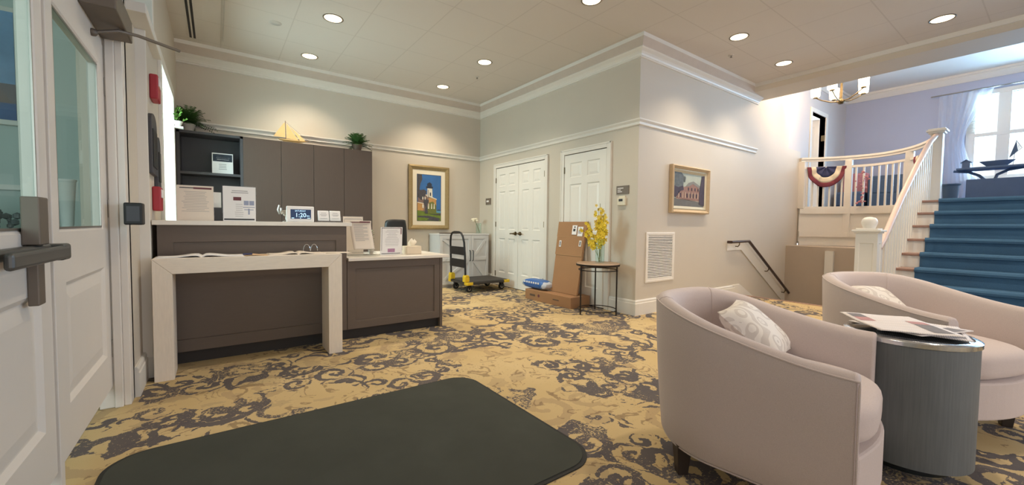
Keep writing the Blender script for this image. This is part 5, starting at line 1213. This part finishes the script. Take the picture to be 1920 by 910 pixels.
# ------------------------------------------------------------------ upper hall
XW, YD, ZC = 11.8, 3.15, 4.1
struct(MB().box(8.45, 9.72, YD, YD + .1, LZ, ZC).box(10.50, XW + .1, YD, YD + .1, LZ, ZC).box(9.72, 10.50, YD, YD + .1, 3.44, ZC).build('wall_hall_left', M['wall_hall']))
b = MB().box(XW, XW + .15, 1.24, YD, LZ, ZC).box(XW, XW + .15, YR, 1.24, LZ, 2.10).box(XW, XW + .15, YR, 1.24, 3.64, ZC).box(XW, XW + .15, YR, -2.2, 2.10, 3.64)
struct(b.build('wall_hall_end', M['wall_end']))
struct(MB().box(7.25, XW + .15, YR, YD + .1, ZC, ZC + .1).build('ceiling_hall', M['white']))
struct(rail([((XW, YD), (-1, 0)), ((XW, YR), (-1, 0))], [(0, 3.95), (.015, 3.95), (.03, 3.97), (.07, 4.02), (.09, 4.04), (.09, 4.055), (.12, 4.055), (.12, 4.1), (0, 4.1)]).build('trim_7', M['white']), 'white cornice in the upper hall')
struct(rail([((8.45, YD), (0, -1)), ((XW, YD), (0, -1))], [(0, 3.95), (.015, 3.95), (.03, 3.97), (.07, 4.02), (.09, 4.04), (.09, 4.055), (.12, 4.055), (.12, 4.1), (0, 4.1)]).build('trim_8', M['white']), 'white cornice above the hall door')
d4 = sroot('door_4', (10.1, YD, LZ), 'white door standing ajar in the upper hall')
b = MB().box(9.64, 9.72, YD - .02, YD + .1, LZ, 3.52).box(10.50, 10.60, YD - .02, YD + .1, LZ, 3.52).box(9.72, 10.50, YD - .02, YD + .1, 3.44, 3.52).build('door_casing', M['white'], d4)
panelled(MB(), (10.49, YD + .10, LZ + .01), (-.28, .65, 0), (0, 0, 1), (-.65, -.28, 0), 1.0, 1.95, .04, [(.12, .88, .25, .9, 'raised'), (.12, .88, 1.05, 1.8, 'raised')]).build('door_leaf', M['doorw'], d4)
MB().box(10.478, 10.498, YD + .0, YD + .06, 2.95, 3.07).build('hinge', M['bronze'], d4)
struct(MB().box(9.3, 10.9, YD + 1.2, YD + 1.25, LZ, 3.9).box(9.3, 10.9, YD + .1, YD + 1.25, 3.9, 3.95).build('wall_hall_closet', M['wall_hall']))
# window
w2 = sroot('window_2', (XW, 0, 2.1), 'large bright window above the stairs')
b = MB()
for y0, y1, z0, z1 in ((1.14, 1.26, 2.04, 3.72), (.715, .875, 2.10, 3.64), (-.15, .0, 2.10, 3.64), (-1.0, -.9, 2.1, 3.64), (-2.2, 1.24, 2.86, 2.93), (-2.3, 1.26, 3.64, 3.72), (-2.3, 1.26, 2.06, 2.12)): b.box(XW - .03 - .004 * (y1 - y0 > 2), XW + .06 - .004 * (y1 - y0 > 2), y0, y1, z0, z1)
b.build('window_frame', M['white'], w2, bevel=.003)
MB().box(XW + .02, XW + .026, -2.2, 1.24, 2.10, 3.64).build('window_pane', M['glass'], w2)
MB().box(XW - .10, XW + .02, -2.3, 1.30, 2.03, 2.06).build('window_sill', M['white'], w2)
t = thing('sheer_curtain', (XW - .12, 1.3, 1.7), 'sheer white curtain gathered at the left of the big window', 'curtain')
def cfn(u, v):
    z = 1.68 + 2.05 * v; pinch = 1 - .42 * math.sin(PI * min(1, (1 - v) * 1.15)) ** 1.5 * u
    y = 1.64 - (.72 * pinch if True else .7) * u * (.78 + .22 * v); return (XW - .13 + .03 * math.sin(34 * u + 2 * v), y, z)
MB().grid(cfn, 90, 16).build('drape', M['bluecurt'], t, smooth=True)
MB().tube([(XW - .13, 1.75, 3.75), (XW - .13, -2.2, 3.75)], .012, 8).build('curtain_rod', M['steel'], t)
t = thing('window_blind', (XW - .05, 1.0, 3.2), 'narrow slatted blind behind the sheer curtain', 'blind')
for i in range(26): MB().box(XW - .07, XW - .045, .96, 1.24, 2.95 + i * .026, 2.958 + i * .026).build('slat', M['white'], t)
# console by the window with small objects
t = thing('hall_console', (10.6, .3, LZ), 'slate coloured console with scrolled trestle legs in front of the big window', 'table')
MB().box(10.35, 10.75, -1.6, 1.20, 2.115, 2.15).build('table_top', M['hallfur'], t, bevel=.006)
for y in (.85, -.1, -1.0):
    for s_ in (-1, 1): MB().tube([(10.55, y + s_ * .06 - .02, 1.95), (10.55, y + s_ * .10, 2.02), (10.55, y + s_ * .22, 2.09), (10.55, y + s_ * .40, 2.12)], .022, 8).build('bracket', M['hallfur'], t, smooth=True)
MB().box(10.40, 10.70, -1.5, 1.08, LZ, 1.95).build('lower_cabinet', M['hallfur'], t, bevel=.006)
t = thing('birdhouse', (10.55, 1.10, 2.151), 'small birdhouse at the left end of the window console', 'birdhouse')
MB().box(10.50, 10.60, 1.055, 1.15, 2.151, 2.26).prism([(10.50, 1.15, 2.26), (10.50, 1.055, 2.26), (10.50, 1.1025, 2.295)], (.1, 0, 0)).build('house', M['hallfur'], t)
MB().bar((10.55, 1.17, 2.25), (10.55, 1.10, 2.305), .13, .008).bar((10.55, 1.035, 2.25), (10.55, 1.105, 2.305), .13, .008).build('roof', M['hallfur'], t)
t = thing('decorative_boat', (10.55, .75, 2.151), 'long low model boat lying on the window console', 'model boat')
MB().lathe([(.001, 0), (.10, .0), (.19, .09), (.20, .10), (.001, .10)], (10.55, .76, 2.151), 20, sx=.35, sy=1).build('hull', M['hallfur'], t, smooth=True)
t = thing('wire_sail_ornament', (10.7, .56, 2.25), 'triangular wire sail ornament standing on the window console', 'ornament')
MB().prism([(10.7, .645, 2.30), (10.7, .578, 2.575), (10.7, .555, 2.40)], (.006, 0, 0)).build('sail', M['blu'], t)
b = MB().tube([(10.7, .578, 2.575), (10.7, .515, 2.45), (10.7, .645, 2.30)], .004, 6).tube([(10.7, .578, 2.575), (10.7, .60, 2.155)], .003, 6)
for i in range(4): b.tube([(10.7, .56 - i * .002, 2.40 + i * .025), (10.7, .515 + .012 * i, 2.45 + i * .025)], .0025, 5)
b.build('wire_frame', M['hallfur'], t)
# low furniture behind the balusters
t = thing('slate_dresser', (11.2, 2.1, LZ), 'slate blue dresser behind the balcony balusters', 'dresser')
MB().box(11.15, 11.7, 1.75, 2.55, LZ, 2.20).build('body', M['blu'], t, bevel=.01)
for z in (1.55, 1.85):
    d_ = MB().box(11.135, 11.15, 1.80, 2.50, z, z + .26).build('drawer', M['blu'], t, bevel=.004); MB().sphere((11.12, 2.15, z + .13), .015, 8).build('knob', M['steel'], d_)
for y, lab in ((2.36, 'pink flower garland hanging on the balusters near the middle post'),):
    t = thing('flower_garland', (9.33, y, 1.6), lab, 'garland'); b = MB(); rnd = random.Random(4)
    for i in range(42):
        z = 2.12 - .6 * rnd.random(); b.sphere((9.32 + rnd.uniform(-.02, .02), y - .16 + rnd.uniform(-.05, .05) * (1.2 + math.sin(z * 14)), z), rnd.uniform(.010, .02), 6)
    b.build('blooms', M['pinkf'], t, smooth=True)['kind'] = 'stuff'
t = thing('slate_armchair', (11.2, 2.8, LZ), 'dark upholstered chair behind the left balusters', 'chair')
MB().box(10.95, 11.5, 2.60, 3.05, LZ + .1, LZ + .42).build('seat', M['hallfur'], t, bevel=.04)
MB().box(11.38, 11.52, 2.60, 3.05, LZ + .3, LZ + .85).build('backrest', M['pinkf'], t, bevel=.05)
for x in (11.0, 11.45):
    for y in (2.65, 3.0): MB().box(x - .02, x + .02, y - .02, y + .02, LZ, LZ + .1).build('leg', M['legdark'], t)
t = thing('hall_bin', (7.9, .93, LZ), 'slate blue round bin beside the upper newel post', 'bin')
MB().lathe([(.07, 0), (.085, .24), (.10, .25), (.10, .265), (.001, .27)], (8.35, 1.01, LZ), 20).build('container', M['blu'], t, smooth=True)

# ------------------------------------------------------------------ chandelier
CX, CY, CZ = 6.35 + .25, 1.78, 2.68
CX, CY, CZ = 8.3, 2.29, 3.17
t = thing('chandelier', (CX, CY, ZC), 'five-arm bronze chandelier with lit frosted glass shades over the stairwell', 'chandelier')
MB().tube([(CX, CY, ZC), (CX, CY, CZ + .02)], .010, 8).build('stem', M['bronze'], t)
MB().lathe([(.001, 0), (.07, -.002), (.07, -.03), (.02, -.05)], (CX, CY, ZC), 20).build('ceiling_canopy', M['bronze'], t, smooth=True)
MB().lathe([(.001, -.045), (.03, -.04), (.055, -.01), (.05, .02), (.02, .04), (.015, .30), (.001, .30)], (CX, CY, CZ), 20).build('hub', M['bronze'], t, smooth=True)
for i in range(5):
    a = i * 2 * PI / 5 + .55; dx, dy = math.cos(a), math.sin(a); R_ = .34
    ar = MB().tube([(CX + dx * .03, CY + dy * .03, CZ), (CX + dx * .13, CY + dy * .13, CZ + .01), (CX + dx * .25, CY + dy * .25, CZ + .06), (CX + dx * R_, CY + dy * R_, CZ + .12)], .009, 8).lathe([(.001, 0), (.04, .0), (.03, .015), (.001, .015)], (CX + dx * R_, CY + dy * R_, CZ + .115), 14).build('arm', M['bronze'], t, smooth=True)
    MB().lathe([(.052, 0), (.062, .01), (.070, .17), (.066, .17), (.058, .012)], (CX + dx * R_, CY + dy * R_, CZ + .13), 20).build('glass_shade', M['shade'], ar, smooth=True)
l = bpy.data.lights.new('chandelier_lamp', 'POINT'); l.energy = 75; l.color = (1, .70, .44); l.shadow_soft_size = .15
o = bpy.data.objects.new('bulb_light', l); COL.objects.link(o); o.parent = t; o.location = (0, 0, CZ + .42 - ZC)
